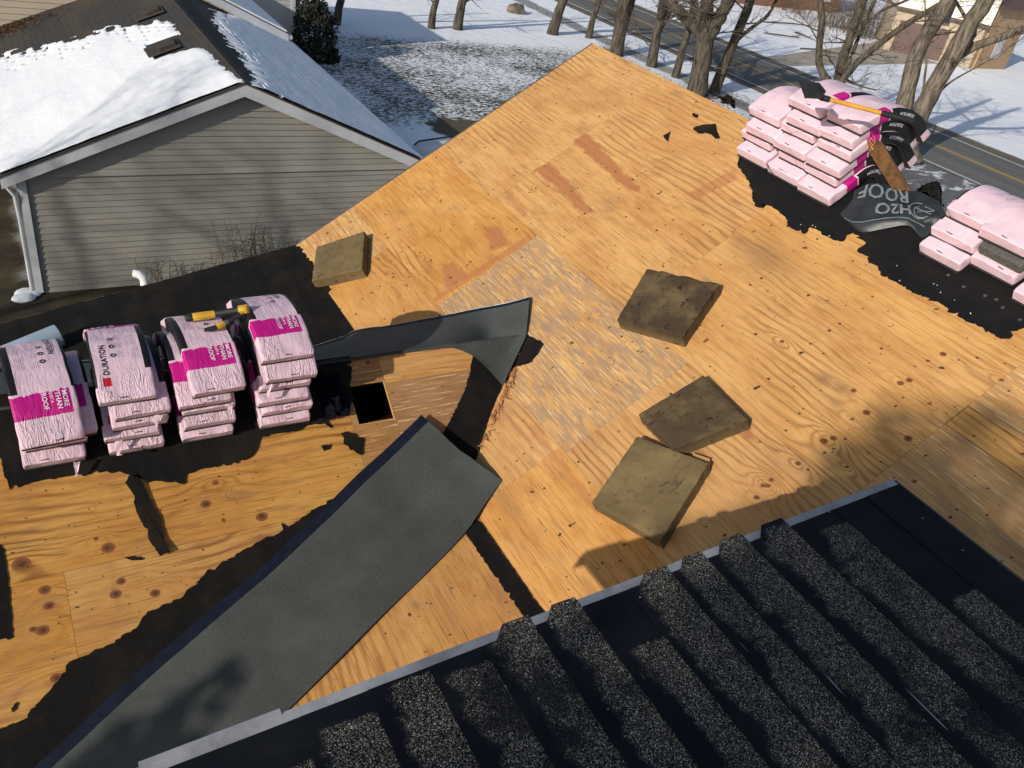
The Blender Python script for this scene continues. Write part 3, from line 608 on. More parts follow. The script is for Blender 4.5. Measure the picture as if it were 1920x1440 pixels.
# --- upper roof in the foreground (P5): slab, courses of shingles, drip edge
RK = at((1250, 1066), '5')[1]; XR = at((1680, 903), '5')[0]; XL = 0.02
def p5(x, y, off=0): return onplane((x, y, 0), '5', off)
mb = MB(); mb.prism([p5(XL, RK - .01), p5(XR - .005, RK - .01), p5(XR - .005, -3), p5(XL, -3)], (0, 0, -.03)); mb.build('upper_roof_deck', FELT_N, HOUSE)
mb = MB(); mb.prism([p5(.5, RK - .35, -.04), p5(XR - .35, RK - .35, -.04), p5(XR - .35, -2.8, -.04), p5(.5, -2.8, -.04)], (0, 0, -5.6)); mb.build('upper_wall', SIDING_G, HOUSE)
mb = MB(); mb.prism([p5(XL, RK + .010, .002), p5(XR, RK + .010, .002), p5(XR, RK - .028, .002), p5(XL, RK - .028, .002)], (0, 0, -.008)); mb.prism([p5(XL, RK + .014, .002), p5(XR, RK + .014, .002), p5(XR, RK + .010, .002), p5(XL, RK + .010, .002)], (0, 0, -.11))
mb.build('drip_edge', ALU, HOUSE)
mb = MB(); xa, xb2 = at((440, 1390), '5')[0], at((532, 1352), '5')[0]
mb.prism([p5(xa - .3, RK + .026, .008), p5(xb2, RK + .026, .008), p5(xb2, RK + .006, .008), p5(xa - .3, RK + .006, .008)], (0, 0, -.006)); mb.prism([p5(xa - .3, RK + .030, .008), p5(xb2, RK + .030, .008), p5(xb2, RK + .026, .008), p5(xa - .3, RK + .026, .008)], (0, 0, -.06)); mb.build('drip_edge', ALU, HOUSE)
def m_course(name, seed):
    """one strip: smooth black asphalt at its left, ragged change to sparkling granules at its right"""
    g = G(name); u, v, _ = g.xyz(g.uv()); rnd = g.rand(); off = g.n('CombineXYZ', {0: g.mul(rnd, 71.0), 1: g.mul(rnd, 33.0), 2: 0.0}).outputs[0]
    uvw = g.scale(g.uv(), (1, 1, 1), off); P = g.pos()
    e = g.add(g.mul(g.sub(g.noise(g.scale(uvw, (.35, 2.2, 1)), 1.0, 5, .65), .5), 1.3), g.mul(g.sub(g.noise(g.scale(uvw, (1, 26, 1)), 1.0, 3), .5), .28))
    gm = g.sstep(u, g.add(.15, e), g.add(.36, e)); gm = g.mul(gm, g.sub(1.0, g.mul(g.sstep(g.noise(g.scale(P, (2.4, 2.4, 2.4)), 1.0, 5, .65), 0.49, .62), .85)))
    gm = g.math('MAXIMUM', gm, g.mul(g.attr('gr'), 1.0))
    bkn = g.add(g.attr('bk'), g.mul(g.sub(g.noise(g.scale(P, (7, 7, 7)), 1.0, 4, .65), .5), .55)); gm = g.mul(gm, g.sub(1.0, g.sstep(bkn, .42, .62)))
    v1 = g.vor(g.scale(P, (270, 270, 270)), 1.0); cell = g.xyz(v1.outputs['Color'])
    gr = g.mix(g.sstep(cell[0], .55, .95), (0.010, 0.010, 0.010), (0.23, 0.215, 0.185)); gr = g.mix(g.math('GREATER_THAN', cell[1], .95), gr, (0.58, 0.55, 0.49)); gr = g.mix(g.math('GREATER_THAN', cell[2], .93), gr, (0.13, 0.085, 0.05))
    n = g.noise(P, 3.0, 5, .6)
    blk = g.mix(g.sstep(n, .4, .7), (0.0035, 0.0045, 0.008), (0.008, 0.009, 0.012)); blk = g.mix(g.mul(g.sstep(g.noise(P, 9, 5, .7), .6, .75), .5), blk, (0.018, 0.013, 0.008))
    c = g.mix(gm, blk, gr); line = g.mul(g.math('LESS_THAN', g.math('ABSOLUTE', g.sub(u, g.math('MULTIPLY_ADD', v, .004, .14))), .012), g.sstep(g.noise(g.scale(uvw, (.2, 2.2, 1)), 1.0, 2), .63, .70))
    c = g.mix(g.mul(line, .55), c, (0.5, 0.5, 0.52))
    g.bump(g.add(g.mul(g.mul(v1.outputs['Distance'], gm), -1.0), g.mul(n, .8)), .8, .006)
    return g.done(c, g.math('MULTIPLY_ADD', gm, .25, .7), .15)
COURSE = m_course('shingle_course', 0)
xe = [XL] + [at(q, '5')[0] for q in ((560, 1352), (690, 1300), (802, 1251), (906, 1215), (997, 1167), (1085, 1132), (1170, 1098), (1250, 1066), (1317, 1039), (1395, 1008), (1470, 978), (1550, 945), (1615, 925))] + [XR]
over = {4: .028, 5: .03, 7: .012, 8: .02, 9: .035, 10: .032}
for i in range(len(xe) - 1):
    x0, x1 = xe[i], xe[i + 1]; n = 60; ys = [RK - .03 - k * (RK + 3.0) / n for k in range(n + 1)]; Gc = np.zeros((5, n + 1, 3)); bkv = np.zeros((5, n + 1)); grv = np.zeros((5, n + 1))
    jig = random.uniform(-.012, .012); dep = {0: .2, 1: .12, 2: .05, 3: .1, 6: .30, 10: .05, 11: .12, 12: .7}.get(i, .0)
    for j, y in enumerate(ys):
        for k in range(5):
            t = k / 4; x = x0 + (x1 - x0) * t; yy = y
            if j == 0:
                yy = RK - .034 + jig * .3
                if i in over and t >= .4: yy = RK + over[i]
            wv = .002 * mnoise.noise(Vector((x * 9, yy * 3, i)))
            Gc[k, j] = p5(x, yy, (.008 - .006 * t) + wv + (.004 if j == 0 and i in over and t > .4 else 0))
            bkv[k, j] = min(1, max(0, (y - (RK - dep)) * 9 + .5)) if dep else 0.0
            if i == 13: bkv[k, j] = 1
            if i in over and t >= .4 and j <= 1: grv[k, j] = 1
    mb = MB(); mb.grid(Gc, (0, 0, -.006)); me = mb.mesh('shingle_course')
    co = np.zeros(len(me.vertices) * 3); me.vertices.foreach_get('co', co); co = co.reshape(-1, 3); li = np.zeros(len(me.loops), np.int32); me.loops.foreach_get('vertex_index', li)
    uvl = me.uv_layers.new(name='UVMap'); uvl.data.foreach_set('uv', np.stack([((co[li, 0] - x0) / (x1 - x0)), co[li, 1]], -1).ravel())
    for nm, ar in (('bk', bkv), ('gr', grv)): me.attributes.new(nm, 'FLOAT', 'POINT').data.foreach_set('value', np.concatenate([ar.ravel(), ar.ravel()]).astype(np.float32))
    o = link('shingle_course', me, COURSE); setparent(o, HOUSE)
STUD = m_plain('zinc_nail', (0.22, 0.22, 0.22), .6, .2, 10)
for q in [(1035, 1176), (1200, 1120), (1215, 1205), (1470, 998), (1555, 960), (1730, 972), (1805, 1032), (1640, 920), (1010, 1310), (1300, 1150), (1140, 1330)]:
    p = at(q, '5', .014); mb = MB(); mb.tube([p, p + N5 * .002], .0042, 8); mb.build('roofing_nail', STUD, HOUSE)
mb = MB(); mb.prism([p5(XR - .008, RK, .004), p5(XR + .006, RK, .004), p5(XR + .006, -3, .004), p5(XR - .008, -3, .004)], (0, 0, -.05)); mb.build('roof_edge_strip', m_plain('dark_edge_metal', (0.02, 0.022, 0.026), .5, .3, 10), HOUSE)

# ------------------------------------------------------------------ loose valley rolls
def upsample(G, ka, kb):
    """smooth (Catmull-Rom) upsampling of a control grid"""
    def cr(A, k):
        n = len(A); out = []
        for i in range(n - 1):
            p0, p1, p2, p3 = A[max(i - 1, 0)], A[i], A[i + 1], A[min(i + 2, n - 1)]
            for j in range(k):
                t = j / k; out.append(0.5 * ((2 * p1) + (-p0 + p2) * t + (2 * p0 - 5 * p1 + 4 * p2 - p3) * t * t + (-p0 + 3 * p1 - 3 * p2 + p3) * t ** 3))
        out.append(A[-1]); return np.array(out)
    G = cr(np.asarray(G, float), ka); return np.transpose(cr(np.transpose(G, (1, 0, 2)), kb), (1, 0, 2))
def strip(label, rows, band, lab_band, jag_seed, film_on=True):
    """rows: list across the strip [edge ... edge] of 3D points; band: how many of the fine columns are the navy selvage"""
    Gd = upsample(rows, 8, 6)
    for i in range(Gd.shape[0]):
        for j in range(Gd.shape[1]): Gd[i, j, 2] = max(Gd[i, j, 2] + .011 * mnoise.noise(Vector(Gd[i, j]) * 2.3) + .004 * mnoise.noise(Vector(Gd[i, j]) * 8.0), zroof(Gd[i, j, 0], Gd[i, j, 1]) + .019)
    root = empty('valley_roll', Gd[0, 0], label, 'roofing strip')
    b = Gd[:, band:]; mb = MB(); mb.grid(b, (0, 0, -.004)); setparent(mb.build('granulated_face', ROLL), root)
    s = Gd[:, :band + 1].copy(); mb = MB(); mb.grid(s, (0, 0, -.004)); setparent(mb.build('selvage_edge', SELV), root)
    rg = random.Random(jag_seed); mb = MB(); n = len(Gd)
    film = []
    for i in range(n):                                                # torn pale film along the outer edge
        a = Gd[i, 0]; o = (Gd[i, 0] - Gd[i, 2]); o = o / np.linalg.norm(o); w_ = rg.choice((0, 0, .003, .007, .011)); film.append([a - o * .003 + (0, 0, .001), a + o * w_ + (0, 0, .001)])
    mb.grid(np.array(film), (0, 0, -.0015), smooth=False)
    
    if film_on: setparent(mb.build('torn_film', TORN), root)
    return root
def lerp(a, b, t): return np.asarray(a) * (1 - t) + np.asarray(b) * t
def chord(a, b, n, sag=.35, lift=.012):
    out = []
    for k in range(n):
        t = k / (n - 1); p = lerp(a, b, t); zr = zroof(p[0], p[1]) + lift
        p[2] = max(p[2] - sag * 4 * t * (1 - t) * max(0, p[2] - zr), zr); out.append(p)
    return out
rows = []
Tq = [(993, 556), (955, 566), (915, 574), (850, 588), (790, 599), (735, 609), (690, 615), (662, 621), (640, 632), (575, 651), (470, 664), (330, 672), (160, 675), (20, 690), (-60, 700)]
Cq = [(986, 631), (950, 636), (915, 641), (855, 648)]
ridge_x = [2.85, 2.6, 2.42, 2.25, 2.14, 1.85, 1.45, .95, .35, -.25, -.55]
for i, q in enumerate(Tq):
    T = at(q, '1' if q[0] >= 655 else '4', .022 if i > 0 else .05)
    if i < 4:
        C = at(Cq[i], '1', .03) if i < 3 else np.array((3.12, 5.30, z3(5.30) + .03))
        B = [at((943, 723), '1', .045), at((918, 694), '3', .035), at((889, 667), '3', .025), np.array((3.08, 5.262, z3(5.262) + .02))][i]
    else:
        x = ridge_x[i - 4]; C = np.array((x, 5.31, z3(5.31) + .024)); B = np.array((x, 5.275, z3(5.275) + .022))
    mids = [lerp(T, C, t) for t in (0, .10, .35, .7, .94)]
    if i < 3:
        for m in mids[1:4]: m[2] += .01
    rows.append(mids + [C + np.array((0, 0, .006))] + [lerp(C, B, t) for t in (.25, .6, 1.0)])
strip('short grey granulated roofing strip folded over the ridge of the low gable', rows, 6, 'navy edge', 3)
rows = []
Lq = [(790, 779), (735, 832), (680, 882), (590, 968), (490, 1062), (380, 1155), (270, 1248), (165, 1345), (50, 1450), (-60, 1550)]
Rq = [(941, 900), (905, 950), (872, 998), (800, 1072), (722, 1148), (640, 1232), (540, 1330), (450, 1420), (350, 1510), (230, 1610)]
for i, (a, b) in enumerate(zip(Lq, Rq)):
    L = at(a, '3', .02 + (.035 if i == 0 else .012 if i == 1 else 0)); Rr = at(b, '4', .03 + (.10 if i == 0 else .04 if i == 1 else 0))
    c = chord(L, Rr, 9, .45 if i > 1 else .2); c[5][2] += .014; c = [c[0], lerp(c[0], c[1], .72)] + c[1:]
    rows.append(c)
strip('long wide grey granulated roofing strip laid in the near valley with navy edge', rows, 6, 'navy edge', 9, False)

# ------------------------------------------------------------------ shingle bundles
_txt = {}
def text_geo(s):
    if s not in _txt:
        cu = bpy.data.curves.new('t', 'FONT'); cu.body = s; cu.size = 1.0; cu.resolution_u = 2; cu.offset = .018; o = bpy.data.objects.new('t', cu); COL.objects.link(o)
        dg = bpy.context.evaluated_depsgraph_get(); me = bpy.data.meshes.new_from_object(o.evaluated_get(dg))
        vs = np.array([v.co[:2] for v in me.vertices]); fs = [tuple(p.vertices) for p in me.polygons]
        bpy.data.objects.remove(o); bpy.data.curves.remove(cu); bpy.data.meshes.remove(me)
        vs = vs - vs.min(0); _txt[s] = (vs / vs[:, 1].max(), fs)
    return _txt[s]
TH = radians(34)
class Arch:
    def __init__(s, h, t, hw, R0=.12, L=1.0, sag=0.0): s.h, s.t, s.hw, s.R, s.L, s.sag = h, t, hw, R0 + h + t / 2, L, sag
    def frame(s, u):
        R = s.R; a = min(abs(u) / R, TH + s.sag); sg = 1 if u >= 0 else -1
        y = R * sin(a); z = R * cos(a) - R; rest = abs(u) - R * a
        if rest > 0: y += rest * cos(a); z -= rest * sin(a)
        return sg * y, z + s.h + s.t / 2, sg * sin(a), cos(a)
    def P(s, u, cx, cn):
        y, z, ny, nz = s.frame(u); k = cn - s.t / 2; return np.array((cx, y + k * ny, z + k * nz))
    def S(s, u, w, off=0.0):
        """a point on the outer skin: u along (-.5 front), w across from the top centre, wrapping down the sides"""
        if abs(w) <= s.hw: return s.P(u, w, s.t + off)
        d = min(abs(w) - s.hw, s.t); return s.P(u, (s.hw + off) * (1 if w > 0 else -1), s.t - d)
def section(hw, t, r=.015):
    pts = []
    def arc(cx, cn, a0): 
        for k in range(5): a = a0 + k * pi / 8; pts.append((cx + r * cos(a), cn + r * sin(a)))
    arc(hw - r, r, -pi / 2); arc(hw - r, t - r, 0)
    for k in range(1, 12): pts.append((hw - r - (2 * hw - 2 * r) * k / 12, t))
    arc(-hw + r, t - r, pi / 2); arc(-hw + r, r, pi)
    for k in range(1, 6): pts.append((-hw + r + (2 * hw - 2 * r) * k / 6, 0))
    return pts
def wcoord(cx, cn, hw, t):
    if cn > t - .0151 and abs(cx) < hw - .0001: return cx if abs(cx) <= hw - .015 else (hw - .015 + (abs(cx) - hw + .015) + .4 * (t - cn)) * (1 if cx > 0 else -1)
    return (hw + (t - cn)) * (1 if cx > 0 else -1)
BUNDLES = []
def WOB(u, cx, so, endf): return (.004 + .008 * endf) * mnoise.noise(Vector((u * 9 + so, cx * (9 + 7 * endf), so))) + .004 * mnoise.noise(Vector((u * 16 + so, cx * 14, 5.0 + so))) - .004 * endf * (abs(cx) / .19) ** 3
def bundle(label, group, org, rotz, h, t=.095, hw=.185, dx=0, du=0, skew=0, kind='A', texts=(), core=True, seed=0, sag=0.0, mat=None, part='pink_wrapper'):
    root = empty('shingle_bundle', org, label, 'shingle bundle', group); root.rotation_euler = (0, 0, rotz + skew)
    A = Arch(h, t, hw, sag=sag); sec = section(hw, t - .004); K = len(sec); rg = random.Random(seed); so = seed * 3.7
    us = [-.5, -.497, -.489, -.475] + list(np.linspace(-.455, .455, 44)) + [.475, .489, .497, .5]
    vs, fs, uvs = [], [], []
    for u in us:
        e = .5 - abs(u); shr = 1 - .14 * exp(-e / .007); shw = 1 - .05 * exp(-e / .008)
        for cx, cn in sec:
            tc = t / 2; n_ = tc + (cn - tc) * shr; endf = exp(-e / .10)
            wob = WOB(u, cx, so, endf)
            if cn > t * .5: n_ += wob
            bulge = .006 * mnoise.noise(Vector((u * 9 + so, cn * 25, cx * 2)))
            vs.append(A.P(u + du + (.006 * mnoise.noise(Vector((cx * 14 + so, cn * 40, u)))), cx * shw + dx + (bulge if abs(cx) > hw * .9 else 0), n_)); uvs.append((u + .5, wcoord(cx, cn, hw, t - .004)))
    nU = len(us)
    for i in range(nU - 1):
        for k in range(K): fs.append((i * K + k, i * K + (k + 1) % K, (i + 1) * K + (k + 1) % K, (i + 1) * K + k))
    fs.append(tuple(range(K))); fs.append(tuple((nU - 1) * K + k for k in range(K - 1, -1, -1)))
    me = bpy.data.meshes.new('wrapper'); me.from_pydata([tuple(v) for v in vs], [], fs); me.update()
    bm = bmesh.new(); bm.from_mesh(me); bmesh.ops.recalc_face_normals(bm, faces=bm.faces); bm.to_mesh(me); bm.free()
    ul = me.uv_layers.new(name='UVMap'); li = np.zeros(len(me.loops), np.int32); me.loops.foreach_get('vertex_index', li); ul.data.foreach_set('uv', np.array(uvs)[li].ravel())
    me.polygons.foreach_set('use_smooth', [True] * (len(me.polygons) - 2) + [False] * 2)
    o = link(part, me, mat or {'A': PINK_A, 'B': PINK_B, 'C': PINK_C, 'D': PINK_D}[kind]); o.parent = root
    if core:                                                           # dark shingle edges peeping out under the wrapper
        mb = MB(); cs = [(-hw + .006, -.004), (hw - .006, -.004), (hw - .006, .015), (-hw + .006, .015)]; Gc = []
        ul2 = np.linspace(-.506, .506, 26)
        for u in ul2: Gc.append([A.P(u + du + rg.uniform(-.0015, .0015), cx * (1 + rg.uniform(-.004, .004)) + dx, cn) for cx, cn in cs])
        n = len(ul2); vv = [p for row in Gc for p in row]; ff = [(i * 4 + k, i * 4 + (k + 1) % 4, (i + 1) * 4 + (k + 1) % 4, (i + 1) * 4 + k) for i in range(n - 1) for k in range(4)] + [(3, 2, 1, 0), tuple(n * 4 - 4 + k for k in range(4))]
        mb.add(vv, ff); c = mb.build('shingle_edge', SHING); c.parent = root
    for (txt, s0, w0, size, ink, nm) in texts:                        # lettering reads from the back to the front, tops towards +w
        tv, tf = text_geo(txt); pts = []
        for x, y in tv:
            u = s0 - x * size * .92; w = w0 + y * size
            if kind in 'BD': u, w = 1 - u, -w
            if abs(w) > hw: pts.append(A.S(u - .5 + du, w, .004) + np.array((dx, 0, 0)))
            else:
                endf = exp(-(.5 - abs(u - .5)) / .10); p = A.S(u - .5 + du, w, 0) + np.array((dx, 0, 0)); cn = t - .004
                wob = WOB(u - .5, w, so, endf)
                _, _, ny, nz = A.frame(u - .5 + du); p += np.array((0, ny, nz)) * (wob + .0005); pts.append(p)
        mb = MB(); mb.add(pts, tf); c = mb.build(nm, ink); c.parent = root
    BUNDLES.append(root); return root
SLOGAN = [('MORE', .315, .105, .030, INK_W, 'slogan_lettering'), ('THAN', .315, .065, .030, INK_W, 'slogan_lettering'), ('JUST A', .315, .030, .022, INK_W, 'slogan_lettering'), ('ROOF', .315, -.012, .030, INK_W, 'slogan_lettering')]
TITLE = [('DURATION', .82, .085, .036, INK_K, 'name_lettering')]
RINGS = [('o', .70, .025, .034, INK_K, 'round_icon'), ('o', .625, .025, .034, INK_K, 'round_icon'), ('o', .55, .025, .034, INK_K, 'round_icon')]
SIDE = [('DURATION', .62, .222, .030, INK_W, 'side_lettering')]
FULL = SLOGAN + TITLE + RINGS
ORD = ['topmost', 'second from top', 'third from top', 'fourth from top', 'fifth from top', 'lowest']
def pile(where, group, org, rotz, n, t, hw, offs, kinds, toptexts, sidetexts=(), seed=0, topsag=0):
    for k in range(n):                                                # k = 0 is the lowest
        pos = 'lowest' if k == n - 1 and n == 1 else ('topmost' if k == n - 1 else 'lowest' if k == 0 else ORD[n - 1 - k])
        dx, du, sk = offs[k] if k < len(offs) else (random.uniform(-.012, .012), random.uniform(-.02, .02), random.uniform(-.02, .02))
        tx = list(toptexts) if k == n - 1 else []
        tx += list(sidetexts)
        bundle('%s shingle bundle of %s' % (pos, where), group, org, rotz, k * t + .004, t, hw, dx, du, sk, kinds[k % len(kinds)], tx, True, seed * 10 + k + 1, sag=.06 * k / max(1, n - 1) + (topsag if k == n - 1 else 0))
ZL = RID3[2] + .016; GL = 'pink shingle bundles draped over the low gable ridge'
pile('the leftmost stack beside the pale blue roll', GL, (-.03, 5.29, ZL), 0, 4, .100, .185, [(0, 0, 0), (.02, .03, .02), (.075, -.02, .03), (-.025, -.13, .07)], 'AAAA', FULL, seed=1, topsag=.20)
pile('the second stack from the left', GL, (.47, 5.29, ZL), 0, 5, .089, .178, [(0, 0, .0), (-.015, .01, -.02), (.03, .005, .02), (.045, -.01, .03), (-.02, .02, -.01)], 'ABABB', FULL, seed=2)
pile('the third stack under the yellow tools', GL, (.94, 5.29, ZL), 0, 5, .094, .180, [(0, 0, .0), (.01, 0, .02), (.02, .02, .0), (-.02, -.02, .02), (.06, -.035, .05)], 'ABAAA', FULL, seed=3)
pile('the fourth stack nearest the square hole', GL, (1.50, 5.29, ZL), 0, 6, .093, .190, [(0, 0, 0), (.01, .01, .015), (-.02, 0, .0), (.0, .02, -.01), (.03, -.01, .01), (.0, .05, .03)], 'ABABAA', FULL, seed=4)
ZR = RIDGE[2] + .016; GR = 'pink shingle bundles draped over the main ridge'
pile('the left column of the big ridge pile', GR, (RIDGE[0], 5.36, ZR), -pi / 2, 4, .105, .195, [(0, 0, .03), (-.03, .05, -.02), (.03, -.01, .035), (-.015, .03, .01)], 'CDCC', [], seed=5)
pile('the middle column of the big ridge pile', GR, (RIDGE[0], 4.93, ZR), -pi / 2, 6, .100, .198, [(.01, -.01, -.015), (.035, .05, .02), (-.01, -.01, -.02), (-.035, .05, .015), (.03, .0, .035), (-.01, .03, -.02)], 'CCDCCC', [], seed=6)
pile('the right big-pile column behind the broken board', GR, (RIDGE[0], 4.53, ZR), -pi / 2, 6, .100, .192, [(0, -.03, .02), (-.03, .04, -.02), (-.02, -.01, .025), (.015, .05, -.02), (-.02, .02, .03), (.02, .05, -.02)], 'CCCCCC', TITLE + RINGS, SIDE, seed=7)
G2 = 'pink shingle bundles in the small pile at the right'
pile('the left column of the small right pile', G2, (RIDGE[0], 3.24, ZR), -pi / 2, 3, .105, .185, [(0, 0, 0), (.0, .05, .02), (.02, .12, .0)], 'DDD', [], seed=8)
bundle('lowest shingle bundle of the middle column of the small right pile', G2, (RIDGE[0], 2.87, ZR), -pi / 2, .02, .10, .185, 0, .10, .0, 'D', (), True, 91)
bundle('torn-open bundle of bare grey shingles in the small right pile', G2, (RIDGE[0], 2.83, ZR), -pi / 2, .125, .085, .180, -.01, .08, -.03, 'B', (), False, 92, mat=m_plain('bare_shingles', (0.10, 0.095, 0.085), .9, .6, 120, .8), part='grey_shingles')
bundle('topmost shingle bundle of the middle column of the small right pile', G2, (RIDGE[0], 2.89, ZR), -pi / 2, .215, .10, .19, 0, .08, .0, 'D', (), True, 93)
pile('the small right pile column cut by the edge', G2, (RIDGE[0], 2.44, ZR), -pi / 2, 2, .105, .19, [(0, .02, 0), (.01, .06, .01)], 'DD', (), seed=10)

def plastic_tail(b, x, y, z, seed):
    rg = random.Random(seed); Gt = np.array([[(x + .02 * j + rg.gauss(0, .004), y - .008 * i + rg.gauss(0, .005), z - .018 * i + rg.gauss(0, .004)) for j in range(max(2, 4 - i // 2))][:2] + [(x + .045 - .007 * i, y - .008 * i + rg.gauss(0, .006), z - .016 * i)] for i in range(6)])
    mb = MB(); mb.grid(Gt, (0, .0015, -.0015), smooth=False); o = mb.build('torn_plastic', PINK_D); o.parent = b
for bi, x, z, sd in ((0, .10, -.20, 1), (13, .11, .08, 2), (6, -.14, -.08, 3), (8, .12, .08, 4), (17, -.15, .20, 5)):
    plastic_tail(BUNDLES[bi], x, -.455, z, sd)
# ------------------------------------------------------------------ foam pads
def foam(label, corners, th, dk, lifts=(0, 0, 0, 0), seed=0, notch=None):
    c = [at(q, '1', th + l) for q, l in zip(corners, lifts)]
    n = 34; Gd = np.zeros((n, n, 3)); dkv = np.zeros((n, n))
    for i in range(n):
        for j in range(n):
            a, b = i / (n - 1), j / (n - 1); p = c[0] * (1 - a) * (1 - b) + c[1] * (1 - a) * b + c[2] * a * b + c[3] * a * (1 - b)
            e = min(a, 1 - a, b, 1 - b); p = p + N1 * (-.006 * exp(-e / .010) + .006 * mnoise.noise(Vector((a * 5 + seed, b * 5, 0))) + .003 * mnoise.noise(Vector((a * 16 + seed, b * 16, 3))))
            if e < .001: p = p + np.array((mnoise.noise(Vector((a * 13, b * 13, seed))), mnoise.noise(Vector((a * 13, b * 13, seed + 9))), 0)) * .008
            if notch and i == 0: p = p + (c[3] - c[0]) * notch * max(0, mnoise.noise(Vector((b * 6, 2.2, seed))) + .15)
            Gd[i, j] = p; dkv[i, j] = dk
    mb = MB(); mb.grid(Gd, -N1 * (th - .003)); me = mb.mesh('foam_pad'); 
    me.attributes.new('dk', 'FLOAT', 'POINT').data.foreach_set('value', np.concatenate([dkv.ravel(), dkv.ravel() * .15]).astype(np.float32))  # dark tone fades down the sides to imitate sunlit faces
    o = link('foam_pad', me, FOAM); tag(o, label, 'foam pad', 'square foam pads lying on the plywood'); return o
foam('khaki square foam pad at the rake edge beside the black felt', [(593, 463), (683, 433), (678, 505), (584, 527)], .125, .25, seed=2)
foam('darkest square foam pad with ragged notched rim on weathered plywood', [(1214, 501), (1348, 531), (1279, 632), (1157, 598)], .13, 1.0, seed=5, notch=.16)
foam('dark stained foam pad overlapping the corner of another pad', [(1319, 703), (1402, 787), (1262, 842), (1197, 776)], .12, .9, (0, 0, .035, .03), seed=8)
foam('cleanest olive foam pad nearest the foreground drip edge', [(1194, 818), (1328, 868), (1237, 1015), (1109, 942)], .12, .12, seed=11)
o = MB(); pts = [at(q, '1', .006) for q in ((1300, 855), (1333, 866), (1330, 882), (1312, 888))]; o.prism(pts, N1 * .045); tag(o.build('wood_offcut', PLY_B), 'small wood offcut poking out from under the cleanest foam pad', 'wood offcut')

# ------------------------------------------------------------------ scraps of felt
def scrap(label, pts, pl, off=.008, curl=0.0, name='felt_scrap', mat=SCRAP, seed=1, base=0.0):
    P = ragged([at(q, pl, off) for q in pts], .02, .004, seed=seed); P = [onplane(p, pl, off) for p in P]; n = PLANES[pl][1]; c = np.mean(P, 0)
    if curl:
        P = [p + n * curl * (np.linalg.norm(p - c) ** 2) for p in P]
        vs = [c] + P; m = len(P); mb = MB(); mb.add([c] + P + [v - n * .003 for v in [c] + P], [(0, i + 1, (i + 1) % m + 1) for i in range(m)] + [(m + 1, m + 2 + (i + 1) % m, m + 2 + i) for i in range(m)] + [(i + 1, m + 2 + i, m + 2 + (i + 1) % m, (i + 1) % m + 1) for i in range(m)])
    else: mb = MB(); mb.prism(P, -n * .004)
    return tag(mb.build(name, mat), label, 'felt scrap', 'torn scraps of black felt on the plywood')
def c4(L): return [(940 + .25 * x, .25 * y) for x, y in L]
def c6(L): return [(560 + .2604 * x, 560 + .2604 * y) for x, y in L]
def c5(L): return [(.5208 * x, 840 + .5208 * y) for x, y in L]
scrap('boomerang-shaped black felt scrap near the big ridge pile', c4([(1440, 965), (1470, 950), (1520, 935), (1610, 928), (1622, 985), (1642, 1040), (1610, 1042), (1585, 1010), (1550, 995), (1480, 1000)]), '1', curl=.4)
scrap('small black triangle of felt left of the boomerang-shaped scrap', c4([(1213, 1015), (1272, 982), (1252, 1060)]), '1')
scrap('tiny dark felt chip closest to the main ridge', c4([(1432, 848), (1445, 845), (1482, 862), (1475, 882), (1440, 868)]), '1')
scrap('arrow-shaped black felt scrap below the square hole', c6([(303, 965), (332, 953), (370, 962), (402, 965), (425, 992), (472, 1000), (455, 1122), (430, 1115), (390, 1085), (350, 1055), (318, 1040), (325, 1005)]), '3', curl=.5)
scrap('thumb-sized felt chip left of the arrow-shaped scrap', c6([(163, 1050), (236, 1042), (225, 1078), (180, 1092)]), '3')
scrap('long curled felt strip dangling below the second and third stacks', c5([(470, 88), (510, 120), (545, 190), (562, 222), (575, 240), (580, 285), (590, 330), (612, 370), (575, 386), (534, 325), (545, 292), (520, 282), (490, 226), (480, 188), (486, 160), (474, 152), (450, 122)]), '3', off=.014, curl=.25)
scrap('thin dark felt sliver below the long curled strip', c5([(445, 390), (478, 386), (515, 394), (514, 400), (475, 402)]), '3')
scrap('small felt chip near the bottom left corner of the deck', c5([(38, 935), (58, 912), (64, 920), (44, 950)]), '3')
# black rag hanging on the far side of the ridge
def crumple(name, label, cat, c, ax, ay, az, n, mat, seed, amp):
    Gd = np.zeros((n, n, 3))
    for i in range(n):
        for j in range(n):
            a, b = i / (n - 1) * 2 - 1, j / (n - 1) * 2 - 1; r = min(1, sqrt(a * a + b * b))
            p = np.asarray(c) + np.asarray(ax) * a + np.asarray(ay) * b + np.asarray(az) * (1 - r * r)
            v = Vector((a * 2.6 + seed, b * 2.6, seed)); p = p + np.array((mnoise.noise(v), mnoise.noise(v + Vector((9, 0, 0))), abs(mnoise.noise(v * 1.6 + Vector((0, 9, 0)))))) * amp; Gd[i, j] = p
    mb = MB(); mb.grid(Gd, (0, 0, -.004), smooth=False); return tag(mb.build(name, mat), label, cat)
rb = at((1366, 192), '1'); rb = np.array((RIDGE[0] + .05, rb[1], RIDGE[2] + .03))
crumple('felt_rag', 'crumpled black felt rag poking above the bare ridge', 'felt rag', rb, (.05, 0, -.03), (0, .10, 0), (0, 0, .07), 18, FELT, 4.0, .05)
cb = at((622, 745), '3', .03); crumple('plastic_sheet', 'crumpled dark navy plastic heaped between the fourth stack and the hole', 'plastic sheet', cb, (.10, 0, 0), (0, -.15, -.10), (0, 0, .06), 26, m_plain('navy_plastic', (0.004, 0.0045, 0.008), .9, .3, 8, .3, .05), 7.0, .07)

